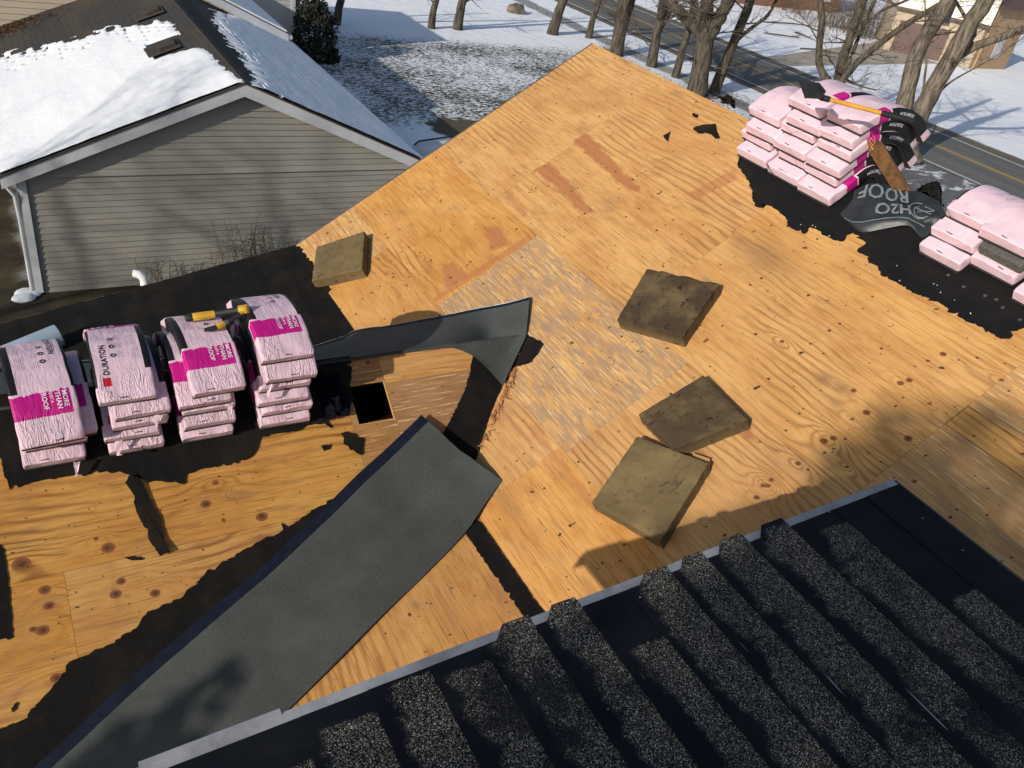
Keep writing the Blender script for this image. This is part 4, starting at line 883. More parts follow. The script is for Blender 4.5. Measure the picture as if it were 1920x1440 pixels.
# ------------------------------------------------------------------ printed underlayment sheet, broken board
def c8(x, y, off): return at((1340 + .3264 * x, 130 + .3264 * y), '1', off)
R0 = [(800, 700), (900, 652), (1000, 668), (1080, 690), (1180, 705), (1290, 760)]; R1 = [(792, 745), (880, 720), (990, 745), (1080, 760), (1190, 772), (1312, 805)]
R2 = [(758, 790), (860, 800), (980, 815), (1090, 815), (1190, 832), (1322, 850)]; R3 = [(722, 830), (815, 878), (950, 866), (1090, 856), (1172, 888), (1262, 885)]; R4 = [(762, 876), (845, 937), (960, 916), (1110, 899), (1187, 966), (1242, 938)]
hs = [(.06, .07, .07, .07, .06, .05), (.05, .08, .085, .08, .07, .06), (.03, .07, .09, .09, .08, .05), (.015, .05, .08, .085, .05, .03), (.012, .012, .04, .05, .012, .012)]
Gs = upsample([[c8(x, y, h) for (x, y), h in zip(R, hh)] for R, hh in zip((R0, R1, R2, R3, R4), hs)], 8, 8)
for i in range(Gs.shape[0]):
    for j in range(Gs.shape[1]): Gs[i, j] += N1 * (.010 * mnoise.noise(Vector(Gs[i, j]) * 9) + .004 * mnoise.noise(Vector(Gs[i, j]) * 24))
us_root = empty('underlayment_sheet', Gs[0, 0], 'charcoal plastic underlayment with pale printing draped by the ridge', 'underlayment')
mb = MB(); mb.grid(Gs, -N1 * .003)
fall = [Gs[0]] + [Gs[0] + np.array((.12 * k, 0, -.05 * k * k - .03 * k)) for k in (1, 2, 3)]; mb.grid(np.array(fall), (0, 0, -.003))
UND = m_plain('charcoal_underlayment', (0.022, 0.027, 0.031), .42, .35, 7, .35); setparent(mb.build('sheet', UND), us_root)
def onsheet(r, c, off):                                               # r, c in fine grid units
    r = min(max(r, 0), Gs.shape[0] - 1.001); c = min(max(c, 0), Gs.shape[1] - 1.001); i, j = int(r), int(c); a, b = r - i, c - j
    return (Gs[i, j] * (1 - a) * (1 - b) + Gs[i + 1, j] * a * (1 - b) + Gs[i, j + 1] * (1 - a) * b + Gs[i + 1, j + 1] * a * b) + N1 * off
INK_S = m_plain('silver_print', (0.17, 0.20, 0.22), .5, .2, 20, 0)
def sheet_text(s, c0, r0, wdt, hgt):
    tv, tf = text_geo(s); k = wdt / tv[:, 0].max(); mb = MB(); mb.add([onsheet(r0 + y * hgt, c0 - x * k, .006) for x, y in tv], tf); setparent(mb.build('printed_lettering', INK_S), us_root)
sheet_text('ROOF', 26.5, 1.5, 23, 8.0); sheet_text('H2O', 27, 11.0, 15, 8.0)
for pts in ([(r, c) for r, c in zip([26.5, 25, 24, 23.5, 23, 22.8, 23, 23.5, 24.5, 26], [2, 6, 10, 14, 18, 22, 26, 30, 33, 35])],
            [(14 + 6 * sin(t * .5), 31 + 4.5 * cos(t * .5)) for t in range(2, 11)], [(15 + 4 * sin(t * .5), 31.5 + 3 * cos(t * .5)) for t in range(1, 10)], [(12 + 3 * t / 6, 29 + t) for t in range(0, 7)], [(20 + .4 * t, 36 - .3 * t * t / 4) for t in range(0, 6)], [(10 + .8 * t, 33 + 3 * sin(t * .7)) for t in range(0, 8)]):
    mb = MB(); mb.tube([onsheet(r, c, .004) for r, c in pts], .0035, 5); setparent(mb.build('printed_emblem', INK_S), us_root)
pb = np.array((RIDGE[0] - .12, at((1686, 352), '1')[1] - .02, RIDGE[2] + .0)); hv = ray(1660, 310); hv[2] = 0; hv /= np.linalg.norm(hv)
p0 = hit((1687, 350), pb, hv); p1 = hit((1636, 268), pb - hv * .08, hv); ax = p1 - p0; Lb = np.linalg.norm(ax); ax /= Lb; sd = np.cross(ax, hv); sd /= np.linalg.norm(sd); nb_ = np.cross(sd, ax)
WB = m_plain('weathered_board', (0.115, 0.055, 0.02), .85, .45, 16, .5); broot = empty('broken_board', p0, 'brown splintered board leaning against the right end of the big pile', 'board')
mb = MB(); ol = [(-.055, -.12), (.055, -.12), (.06, Lb - .04)] + [(.06 - .12 * k / 7, Lb + random.uniform(-.05, .05)) for k in range(1, 7)] + [(-.06, Lb - .03)]
mb.prism([p0 + sd * a + ax * b for a, b in ol], nb_ * .036); setparent(mb.build('plank', WB), broot)
mb = MB()
for k in range(9): q = p0 + sd * random.uniform(-.05, .05) + ax * (Lb - .05) + nb_ * random.uniform(0, .03); mb.tube([q, q + ax * random.uniform(.05, .11) + sd * random.uniform(-.02, .02)], [.006, .001], 4)
setparent(mb.build('splinters', m_plain('fresh_splinters', (0.50, 0.25, 0.09), .8, .3, 30)), broot)
pk = hit((1742, 372), np.array((RIDGE[0] + .05, 4.0, RIDGE[2])), hv); crumple('felt_rag', 'small black felt peak with torn tan tip right of the printed sheet', 'felt rag', pk, (.09, 0, -.04), (0, .10, 0), (0, 0, .13), 16, FELT, 2.0, .05)
mb = MB()
pt0 = hit((1743, 350), np.array((RIDGE[0] + .05, 4.0, RIDGE[2])), hv)

# ------------------------------------------------------------------ tools
YPL, BPL = m_plain('yellow_plastic', (0.62, 0.36, 0.03), .4, .12, 10, .05, .5), m_plain('black_rubber', (0.014, 0.014, 0.015), .55, .3, 14, .1)
STEEL = m_plain('dull_steel', (0.25, 0.25, 0.26), .35, .2, 20, .1, .5, .8); OYP = m_plain('orange_yellow_fibreglass', (0.60, 0.30, 0.035), .4, .15, 9, .08, .5)
zt = ZR + .6 + .035
def hz(q, z): return hit(q, (0, 0, z), NZ)
h0_, h1_ = hz((1541, 183), zt + .03), hz((1657, 213), zt + .01); h2_ = h1_ + (h1_ - h0_) / np.linalg.norm(h1_ - h0_) * .24
root = empty('roofing_shovel', h0_, 'shingle-stripping shovel with toothed black blade and yellow handle atop the big pile', 'shovel')
mb = MB(); mb.tube([h0_, lerp(h0_, h1_, .5), h1_], .017, 12); setparent(mb.build('handle', OYP), root)
mb = MB(); mb.tube([h1_ - (h2_ - h1_) * .1, h1_, lerp(h1_, h2_, .15), lerp(h1_, h2_, .8), h2_], [.019, .021, .024, .025, .018], 12); setparent(mb.build('grip', BPL), root)
hd = (h0_ - h1_) / np.linalg.norm(h1_ - h0_); vv = ray(1520, 170); vv[2] = 0; vv /= np.linalg.norm(vv)
def bl(q, d=0): return hit(q, h0_ + vv * d, vv)
mb = MB(); top = [(1497, 150), (1536, 152)]; teeth = []
for k in range(11): t = k / 10; x = 1497 + 30 * t; teeth += [(x, 149.5 + 3 * t), (x + 1.5, 152 + 3 * t)]
ol = [(1509, 184), (1497, 152)] + teeth + [(1536, 155), (1549, 171), (1541, 186)]
mb.prism([bl(q, .0 + (q[1] - 170) * -.004) for q in ol], vv * .006); mb.tube([bl((1528, 176), -.01), h0_, h0_ - hd * .06], [.012, .024, .022], 10); setparent(mb.build('blade', BPL), root)
mb = MB(); mb.tube([bl((1508, 183), -.012), bl((1524, 180), -.014), bl((1540, 184), -.014)], .008, 8); setparent(mb.build('fulcrum_bar', STEEL), root)
zc = ZL + .47 + .03
def htool(name, label, cat, parts):
    r = empty(name, parts[0][1][0], label, cat)
    for nm, pts, rad, m, n in parts: mb = MB(); mb.tube(pts, rad, n); setparent(mb.build(nm, m), r)
    return r
a0, a1, a2, a3 = hz((353, 596), zc + .01), hz((402, 589), zc + .02), hz((450, 582), zc + .06), hz((462, 580), zc + .07)
htool('hammer_tacker', 'yellow and black hammer tacker lying across the third and fourth stacks', 'hammer tacker', [('grip', [a0, lerp(a0, a1, .1), lerp(a0, a1, .5), a1], [.022, .03, .031, .028], YPL, 8), ('grip_end', [a0 - (a1 - a0) * .12, a0, lerp(a0, a1, .14)], [.022, .032, .032], BPL, 8), ('shaft', [a1, lerp(a1, a2, .5), a2], [.026, .026, .03], BPL, 8), ('head', [lerp(a2, a3, -.2), a3, a3 + np.array((0, -.03, -.02))], [.036, .040, .02], YPL, 8)])
b0, b1, b2, b3 = hz((383, 619), zc - .01), hz((406, 614), zc), hz((420, 607), zc + .01), hz((452, 590), zc + .06)
htool('utility_knife', 'yellow utility knife with black tip just below the hammer tacker', 'utility knife', [('tip', [b0, lerp(b0, b1, .5), b1], [.014, .019, .020], BPL, 8), ('body', [b1, lerp(b1, b2, .4), b2], [.020, .026, .022], YPL, 8), ('collar', [b2, lerp(b2, b3, .25)], [.021, .018], STEEL, 8), ('lanyard', [lerp(b2, b3, .25), lerp(b2, b3, .6), b3], [.019, .016, .02], BPL, 8)])

# ------------------------------------------------------------------ roll, pipe, block on the low slope
rr = .115; e0 = at((112, 628), '4', rr + .02); e1 = e0 + np.array((-1.0, -.28, 0)); e1[2] = z4(e1[0]) + rr + .03
axr = (e1 - e0) / np.linalg.norm(e1 - e0); root = empty('underlayment_roll', e0, 'pale blue roll of underlayment lying behind the leftmost stack', 'roll')
mb = MB(); mb.tube([e0, e0 + axr * .01, e1], [rr * .97, rr, rr], 40, caps=False); setparent(mb.build('rolled_sheet', m_plain('pale_blue_plastic', (0.33, 0.42, 0.50), .4, .08, 5, .1)), root)
mb = MB(); s_ = np.cross(axr, (0, 0, 1)); s_ /= np.linalg.norm(s_); u_2 = np.cross(s_, axr)
for k in range(5): r = rr * (.95 - .15 * k); mb.tube([e0 + axr * .006 + s_ * cos(t) * r + u_2 * sin(t) * r for t in np.linspace(0, 2 * pi, 30)], .006, 5, caps=False)
setparent(mb.build('rolled_end', m_plain('dark_blue_roll_end', (0.06, 0.075, 0.10), .6, .2, 8)), root)
mb = MB(); mb.tube([e0 + axr * .03, e1], [rr * .9, rr * .9], 24); setparent(mb.build('core', BPL), root)
o = MB(); o.prism([at(q, '4', .03) for q in ((92, 640), (112, 630), (118, 640), (100, 652))], (0, 0, .05)); tag(o.build('wood_block', m_plain('tan_block', (0.36, 0.29, 0.19), .8, .2, 12), bevel=.004), 'small tan wood block wedged beside the pale blue roll', 'wood block')
PV = m_plain('white_pvc', (0.78, 0.78, 0.76), .35, .05, 6, .05, .5)
pp = hit((271, 530), (0, 8.95, 0), (0, 1, 0)); root = empty('vent_pipe', (pp[0], pp[1], 0), 'white plastic vent pipe with elbow beside the far roof edge', 'pipe')
mb = MB(); mb.tube([(pp[0], pp[1], 0), pp + np.array((0, 0, .0))], .038, 14); setparent(mb.build('pipe', PV), root)
mb = MB(); mb.tube([pp + np.array((0, 0, -.03)), pp + np.array((0, 0, .03)), pp + np.array((-.015, .01, .07)), pp + np.array((-.055, .03, .10)), pp + np.array((-.10, .05, .10))], [.048, .048, .047, .047, .047], 14); setparent(mb.build('elbow', PV), root)
mb = MB(); mb.tube([pp + np.array((0, 0, -.10)), pp + np.array((0, 0, -.085))], .05, 14); setparent(mb.build('collar', PV), root)

# ------------------------------------------------------------------ neighbouring house
NH = empty('neighbor_house', (4, 20, 0), 'neighbouring house with snow-covered roof and grey vinyl siding', 'house')
RX, RZ, YF, YW, SL = 4.13, 4.30, 16.42, 16.65, .408
XE0, XE1 = -.18, 8.04
def nz(x): return RZ - abs(x - RX) * SL
mb = MB()                                                             # lapped courses of the gable wall
z = 0.02; cw = .1265; k = 0
while z < RZ - .12:
    zt_ = min(z + cw, RZ - .1)
    def lim(zz): w = (RZ - .05 - zz) / SL; return max(.16, RX - w), min(7.9, RX + w)
    a0x, a1x = lim(z); b0x, b1x = lim(zt_); pr = .022
    if abs(z - 2.42) < .07: pr = .05
    mb.add([(a0x, YW - pr, z), (a1x, YW - pr, z), (b1x, YW, zt_), (b0x, YW, zt_), (a0x, YW + .02, z), (a1x, YW + .02, z), (b1x, YW + .02, zt_), (b0x, YW + .02, zt_)], [(0, 1, 2, 3), (0, 4, 5, 1), (0, 3, 7, 4), (1, 5, 6, 2), (3, 2, 6, 7), (4, 7, 6, 5)])
    z += cw; k += 1
mb.build('wall', SIDING, NH)
mb = MB(); mb.box((.16, 21.4, 1.28), .12, 9.4, 2.5); mb.box((7.9, 21.4, 1.28), .12, 9.4, 2.5); mb.build('wall', SIDING, NH)
mb = MB(); mb.box((.15, YW - .03, 1.3), .13, .06, 2.5); mb.box((.075, YW + .05, 1.3), .05, .16, 2.5); mb.build('corner_board', TRIM, NH)
mb = MB(); mb.box((7.93, YW - .03, 1.3), .13, .06, 2.5); mb.build('corner_board', TRIM, NH)
for s, xe_ in ((-1, XE0), (1, XE1)):
    mb = MB(); ze = nz(xe_)
    mb.prism([(RX, YF, RZ - .03), (xe_, YF, ze - .03), (xe_, YF, ze - .25), (RX, YF, RZ - .25 * 1.08)], (0, .03, 0)); mb.build('fascia', TRIM, NH)
    mb = MB(); mb.prism([(RX, YF + .03, RZ - .24), (xe_, YF + .03, ze - .22), (xe_, YW + .02, ze - .22), (RX, YW + .02, RZ - .24)], (0, 0, .01)); mb.build('soffit', TRIM, NH)
    mb = MB(); mb.prism([(RX, YF - .02, RZ), (xe_ + s * .04, YF - .02, nz(xe_ + s * .04)), (xe_ + s * .04, 33, nz(xe_ + s * .04)), (RX, 33, RZ)], (0, 0, -.03)); mb.build('roof', SHROOF, NH)
    mb = MB(); mb.box((xe_ + s * .07, 24.6, ze - .10), .12, 16.2, .12); mb.build('gutter', TRIM, NH)
mb = MB(); mb.tube([(XE0 + .06, YW - .05, 2.3), (XE0 + .18, YW - .08, 2.1), (.02, YW - .02, 1.6), (.02, YW - .02, .1)], .035, 8); mb.build('downspout', TRIM, NH)
mb = MB()
for s in (-1, 1): mb.prism([(RX, YF + .05, RZ + .022), (RX + s * .16, YF + .05, RZ + .022 - .16 * SL), (RX + s * .16, 26.1, RZ + .022 - .16 * SL), (RX, 26.1, RZ + .022)], (0, 0, -.012))
mb.build('ridge_cap', SHROOF, NH)
def snow_slope(side, xs, ys, cover):
    nx_, ny_ = len(xs), len(ys); Z = np.zeros((nx_, ny_)); H = np.zeros((nx_, ny_))
    for i, x in enumerate(xs):
        for j, y in enumerate(ys):
            c = cover(x, y); H[i, j] = c; th = .05 * min(1, max(0, c) / .22) ** .8
            Z[i, j] = nz(x) + .004 + th + (.012 * mnoise.noise(Vector((x * 1.2, y * .5, 1))) + .006 * mnoise.noise(Vector((x * 6, y * 6, 3)))) * min(1, max(0, c) * 2)
    mb = MB(); vs = [(x, y, Z[i, j]) for i, x in enumerate(xs) for j, y in enumerate(ys)]
    fs = [(i * ny_ + j, (i + 1) * ny_ + j, (i + 1) * ny_ + j + 1, i * ny_ + j + 1) for i in range(nx_ - 1) for j in range(ny_ - 1) if (H[i, j] + H[i + 1, j] + H[i, j + 1] + H[i + 1, j + 1]) > 0]
    mb.add(vs, fs, True); me = mb.mesh('snow'); bm = bmesh.new(); bm.from_mesh(me); bmesh.ops.delete(bm, geom=[v for v in bm.verts if not v.link_faces], context='VERTS'); bm.to_mesh(me); bm.free()
    me.polygons.foreach_set('use_smooth', [True] * len(me.polygons))
    o = link('snow', me, SNOW); setparent(o, NH)
def hsh(a, b): return (sin(a * 127.1 + b * 311.7) * 43758.5453) % 1.0
def cover_left(x, y):
    yb = np.interp(x, [-.3, .2, 1.23, 2.52, 3.2, 3.85, 4.2], [23.7, 23.55, 23.1, 22.7, 22.2, 21.7, 20.2])
    xm = np.interp(y, [16, 16.7, 18.7, 20.2, 22, 24], [4.22, 4.10, 3.98, 3.78, 3.74, 3.7])
    ci, cj = math.floor(x / .155), math.floor(y / .33 + .5 * (math.floor(x / .155) % 2)); r = hsh(ci, cj)
    d = yb - y + (r - .5) * .75; c = min(d * .5, (xm - x) * 1.6 + (hsh(math.floor(y / .16), 3) - .5) * .14)
    fx, fy = (x / .155) % 1, (y / .33 + .5 * (ci % 2)) % 1
    if yb - y < 1.5 and fy < .3 and fx < .55 and r < .80 - .42 * (yb - y): c = -.1
    if abs(x - 3.38) < .36 and abs(y - 19.95) < .62 and (x - 3.38) / .36 + abs(y - 19.95) * .3 < 1.1: c = min(c, -.05 + .3 * max(0, abs(y - 19.95) - .5))
    if 3.3 < x and 19.2 < y < 20.3: c = min(c, (3.62 + .25 * mnoise.noise(Vector((x * 4, y * 4, 0))) - x))
    return c
def cover_right(x, y):
    xm = np.interp(y, [16, 16.75, 17.2, 19, 21, 23.4, 25, 26.2], [4.22, 4.27, 4.62, 4.78, 4.88, 5.02, 5.6, 6.3])
    st = (hsh(math.floor(y / .09), 1) - .5) * .34 + (hsh(math.floor(y / .33), 7) - .5) * .2
    c = (x - xm + st * (1 if y > 17 else .2)) * .8
    if x < xm + .7 and (x / .155) % 1 < .3 and hsh(math.floor(x / .155), math.floor(y / .3)) < .35 - .4 * (x - xm): c = min(c, -.02)
    return c
snow_slope(-1, np.linspace(XE0 - .03, RX, 96), np.linspace(YF + .0, 24.3, 170), cover_left)
snow_slope(1, np.linspace(RX, XE1 + .05, 90), np.linspace(YF + .0, 26.3, 190), cover_right)
mb = MB()
for k in range(0): x = random.uniform(XE1 - .3, XE1 + .03); y = 16.45 + 9.8 * k / 60; pass
tl = np.array((1 / sqrt(1 + SL * SL), 0, SL / sqrt(1 + SL * SL))); nl_ = np.array((-SL, 0, 1)) / sqrt(1 + SL * SL); Rm = np.stack([tl, np.array((0, 1, 0)), nl_], 1)
def vent(x, y, sx, sy, sz): mb = MB(); mb.box(np.array((x, y, nz(x))) + nl_ * sz * .5, sx, sy, sz, Rm); mb.box(np.array((x - .1, y, nz(x))) + nl_ * .01, sx + .35, sy + .3, .02, Rm); mb.build('roof_vent', m_plain('brown_vent', (0.045, 0.035, 0.028), .7, .3, 8), NH, bevel=.02)
vent(3.36, 19.9, .38, .42, .13); vent(3.55, 22.75, .36, .42, .12)
# taller part behind: gable facing us, then the far corner
YG = 26.25
def g2(q): return hit(q, (0, YG - .3, 0), (0, 1, 0))
er = g2((541, 64)); et = g2((421, 2)); sl2 = (et[2] - er[2]) / (er[0] - et[0]); rx2 = 2.2; rz2 = er[2] + sl2 * (er[0] - rx2)
mb = MB(); z = 2.6; x1 = er[0] - .25
while z < rz2 - .15:
    zt_ = min(z + .16, rz2 - .1)
    def lim2(zz): w = (rz2 - .2 - zz) / sl2; return max(-3, rx2 - w), min(x1, rx2 + w)
    a, b = lim2(z), lim2(zt_); mb.add([(a[0], YG - .018, z), (a[1], YG - .018, z), (b[1], YG, zt_), (b[0], YG, zt_), (a[0], YG + .05, z), (a[1], YG + .05, z), (b[1], YG + .05, zt_), (b[0], YG + .05, zt_)], [(0, 1, 2, 3), (0, 4, 5, 1), (0, 3, 7, 4), (1, 5, 6, 2), (3, 2, 6, 7)]); z += .16
mb.build('gable_wall', SIDING_B, NH)
for s in (-1, 1):
    xe_ = rx2 + s * (er[0] - rx2)
    mb = MB(); mb.prism([(rx2, YG - .32, rz2), (xe_, YG - .32, er[2]), (xe_, YG - .32, er[2] - .22), (rx2, YG - .32, rz2 - .24)], (0, .03, 0)); mb.build('fascia', TRIM, NH)
    mb = MB(); mb.prism([(rx2, YG - .29, rz2 - .23), (xe_, YG - .29, er[2] - .21), (xe_, YG + .0, er[2] - .21), (rx2, YG, rz2 - .23)], (0, 0, .01)); mb.build('soffit', TRIM, NH)
    mb = MB(); mb.prism([(rx2, YG - .36, rz2 + .03), (xe_ + s * .05, YG - .36, er[2] + .01), (xe_ + s * .05, 36.0, er[2] + .01), (rx2, 36.0, rz2 + .03)], (0, 0, -.03)); mb.build('roof', SHROOF, NH)
    mb = MB(); mb.prism([(rx2 + s * 1.2, YG - .30, rz2 + .08 - 1.2 * sl2), (xe_ - s * .05, YG - .30, er[2] + .10), (xe_ - s * .05, 35.0, er[2] + .10), (rx2 + s * 1.2, 35.0, rz2 + .08 - 1.2 * sl2)], (0, 0, -.06)); mb.build('snow', SNOW, NH)
mb = MB(); mb.box((er[0] + .06, YG + 4, er[2] - .09), .12, 8.6, .12); mb.tube([(er[0] + .02, YG - .2, er[2] - .15), (er[0] - .1, YG - .05, er[2] - .35), (er[0] - .2, YG - .05, 0)], .04, 8); mb.build('gutter', TRIM, NH)
cx3, cy3, _ = hit((548, 99), GND, NZ); mb = MB(); z = 0
while z < 3.9: mb.add([(4, cy3 - .018, z), (cx3, cy3 - .018, z), (cx3, cy3, z + .17), (4, cy3, z + .17), (cx3, cy3 + 6, z), (cx3, cy3 + 6, z + .17)], [(0, 1, 2, 3), (1, 4, 5, 2)]); z += .17
mb.build('wall', SIDING_G, NH); mb = MB(); mb.box((cx3, cy3 - .02, 1.95), .16, .08, 3.9); mb.build('corner_board', TRIM, NH)
mb = MB(); mb.prism([(3.6, cy3 - .1, 3.9), (cx3 + .1, cy3 - .1, 3.9), (cx3 + .1, cy3 + 6, 3.9), (3.6, cy3 + 6, 3.9)], (0, 0, .2)); mb.build('upper_eave', TRIM, NH)
mb = MB()
for k in range(420):
    x = .2 + abs(random.gauss(0, .7)); y = YG - .25 - abs(random.gauss(0, .5)); a = random.uniform(0, pi); r = random.uniform(.03, .07); zz = nz(x) + .02 + random.uniform(0, .03)
    mb.add([(x + r * cos(a), y + r * sin(a), zz), (x - r * sin(a) * .6, y + r * cos(a) * .6, zz + .02), (x - r * cos(a), y - r * sin(a), zz), (x + r * sin(a) * .6, y - r * cos(a) * .6, zz - .01)], [(0, 1, 2, 3)])
o = mb.build('leaf_litter', m_plain('brown_leaves', (0.12, 0.06, 0.03), .9, .5, 6)); tag(o, None, None, kind='stuff')
def clump(label, q, r, name='snow_clump', mat=SNOW, n=5):
    c = hit(q, GND, NZ); mb = MB()
    for k in range(n):
        p = c + np.array((random.uniform(-r, r), random.uniform(-r, r) * .5, .03)); bm = bmesh.new(); bmesh.ops.create_icosphere(bm, subdivisions=2, radius=random.uniform(.25, .5) * r)
        mb.add([(v.co.x * 1.4 + p[0], v.co.y + p[1], max(0, v.co.z * .5 * (1 + .5 * mnoise.noise(v.co * 9)) + p[2])) for v in bm.verts], [tuple(v.index for v in f.verts) for f in bm.faces], True); bm.free()
    return tag(mb.build(name, mat), label, 'snow')
clump('larger melting snow clump on dark soil at the left edge', (30, 560), .35); clump('small snow lump at the foot of the grey siding', (187, 537), .12, n=3)
def weeds(label, q, n, hgt, spread):
    c = hit(q, (0, YW - .35, 0), (0, 1, 0)); mb = MB()
    for k in range(n):
        p = np.array((c[0] + random.gauss(0, spread), YW - .35 + random.gauss(0, .08), 0)); h = hgt * random.uniform(.5, 1.1); d = np.array((random.gauss(0, .18), random.gauss(0, .1), 1))
        pts = [p, p + d * h * .5 + np.array((random.gauss(0, .03), 0, 0)), p + d * h]; mb.tube(pts, [.008, .006, .003], 4)
        for j in range(4): b = lerp(pts[1], pts[2], random.random()); mb.tube([b, b + np.array((random.gauss(0, .12), random.gauss(0, .06), random.uniform(.03, .14)))], [.004, .002], 4)
    tag(mb.build('dry_weeds', m_plain('dry_stems', (0.06, 0.045, 0.028), .9, .3, 8)), label, 'weeds')
weeds('tall dry weeds against the siding near our rake corner', (460, 500), 34, 1.5, .35); weeds('short dry weeds beside the white vent pipe', (300, 540), 16, .8, .2)

# ------------------------------------------------------------------ trees
def m_bark(name='dark_bark', k=.62):
    g = G(name); o = g.obj(); n = g.noise(g.scale(o, (9, 9, 1.3)), 1.0, 5, .7); n2 = g.noise(o, 1.3, 4, .6)
    c = g.mix(g.sstep(n, .35, .65), tuple(k * q for q in (0.050, 0.040, 0.030)), tuple(k * q for q in (0.20, 0.165, 0.13))); c = g.mix(g.mul(g.sstep(n2, .5, .7), .5), c, tuple(k * q for q in (0.13, 0.115, 0.07))); g.bump(n, .9, .05); return g.done(c, .9, .2)
BARK = m_bark(); PALE_BARK = m_bark('pale_bark', 1.1); TWIG = m_plain('twig_bark', (0.085, 0.067, 0.050), .85, .4, 5, .2)
def grow(mb, p, d, L, r, depth, rg):
    pts = [np.asarray(p, float)]; d = np.asarray(d, float); n = 5
    for k in range(n):
        d = d + np.array((rg.gauss(0, .17), rg.gauss(0, .17), rg.gauss(.03, .12))); d /= np.linalg.norm(d); pts.append(pts[-1] + d * L / n)
    rad = [r * (1 - .72 * k / n) for k in range(n + 1)]; mb.tube(pts, rad, 6 if r > .03 else 4, caps=False)
    if depth > 0:
        for k in range(rg.randint(3, 5)):
            t = rg.uniform(.25, 1.0) * n; i = min(int(t), n - 1); q = lerp(pts[i], pts[i + 1], t - i); dd = d * .55 + np.array((rg.gauss(0, .55), rg.gauss(0, .55), rg.gauss(.12, .35))); dd /= np.linalg.norm(dd)
            grow(mb, q, dd, L * rg.uniform(.45, .68), max(.006, rad[i] * .55), depth - 1, rg)
def tree(label, base, limbs, twigs=14, seed=1, group='bare trees along the road', tl=2.2, extra=5.0, lowtwig=0.25, bark=None):
    """limbs: lists of (px, py, radius px) traced in the photo, standing on the vertical plane through the base, each with its own depth lean"""
    rg = random.Random(seed); B = hit(base, GND, NZ) if len(base) == 2 else np.asarray(base, float); hvw = B - CAM; hvw[2] = 0; hvw /= np.linalg.norm(hvw)
    root = empty('bare_tree', B, label, 'tree', group); tr = MB(); cr = MB()
    for li_, (lean, pts) in enumerate(limbs):
        P, Rr = [], []
        for k, (x, y, r) in enumerate(pts):
            p = hit((x, y), B + hvw * lean * k, hvw); D = np.linalg.norm(p - CAM); P.append(p); Rr.append(r * D / FPX)
        if li_ == 0 and P[0][2] > .02: P.insert(0, np.array((B[0], B[1], -.1))); Rr.insert(0, Rr[0] * 1.25)
        else: P[0] = P[0] - np.array((0, 0, .15 if li_ == 0 else 0))
        if li_ == 0: Rr[0] *= 1.22
        d = P[-1] - P[-2]; d /= np.linalg.norm(d); n = 5
        for k in range(1, n + 1):                                     # the trunk goes on above the picture
            d = d + np.array((rg.gauss(0, .06), rg.gauss(0, .06), .05)); d /= np.linalg.norm(d); P.append(P[-1] + d * extra / n); Rr.append(max(.02, Rr[-1] * .82))
        Pf = upsample(np.array(P)[None].repeat(2, 0), 1, 3)[0]; Rf = np.interp(np.linspace(0, len(P) - 1, len(Pf)), range(len(P)), Rr); Pf = [p + np.array((rg.gauss(0, 1), rg.gauss(0, 1), 0)) * .06 * rr_ for p, rr_ in zip(Pf, Rf)]
        tr.tube(Pf, [r * rg.uniform(.96, 1.05) for r in Rf], 12)
        for k in range(twigs):
            i = int(rg.uniform(lowtwig, 1.0) * (len(Pf) - 1)); dd = np.array((rg.gauss(0, 1), rg.gauss(0, 1), rg.uniform(-.25, .7))); dd /= np.linalg.norm(dd)
            grow(cr, Pf[i], dd, tl * rg.uniform(.5, 1.3), max(.011, min(.05, Rf[i] * .26)), 3 if k % 3 == 0 else 2, rg)
    setparent(tr.build('trunk', bark or BARK), root); setparent(cr.build('crown', TWIG), root); return root
tree('slim straight trunk rising beside the dark evergreen shrub, partly behind it', (566, 40), [(0, [(555, 30, 5), (556, 12, 5), (558, 0, 5)])], 6, 1)
tree('slim leaning trunk right of the dark evergreen shrub', (630, 46), [(0, [(630, 46, 7), (634, 22, 6.5), (640, 0, 6)])], 6, 2)
tree('left one of two slim trunks standing close together in snow', (808, 53), [(0, [(808, 53, 6), (812, 25, 5.5), (818, 0, 5)])], 6, 3)
tree('right one of two slim trunks standing close together in snow', (858, 55), [(0, [(858, 55, 8), (862, 25, 7.5), (868, 0, 7)])], 6, 4)
tree('smooth trunk in snow between the boulder and the ridge peak', (1035, 64), [(0, [(1035, 64, 9), (1045, 32, 8), (1056, 0, 7.5)])], 5, 5)
tree('thin trunk directly behind the ridge peak', (1103, 71), [(0, [(1103, 71, 5.5), (1112, 35, 5), (1123, 0, 5)])], 6, 6)
tree('rough double-stemmed trunk just right of the ridge peak', (1157, 103), [(0, [(1156, 100, 12), (1163, 50, 11), (1172, 0, 10)]), (.3, [(1166, 62, 7), (1176, 30, 7), (1186, 0, 6)])], 16, 7, lowtwig=.1)
tree('forking trunk with mossy foot, third behind the ridge', (1222, 125), [(0, [(1222, 125, 8), (1230, 70, 7.5), (1240, 30, 7), (1244, 0, 7)]), (.2, [(1232, 62, 5), (1248, 35, 5), (1262, 10, 4.5), (1270, 0, 4)])], 18, 8, lowtwig=.1)
tree('slender trunk just left of the massive forked tree', (1266, 145), [(0, [(1266, 145, 6.5), (1278, 100, 6), (1290, 62, 5.5), (1302, 0, 5)])], 16, 9)
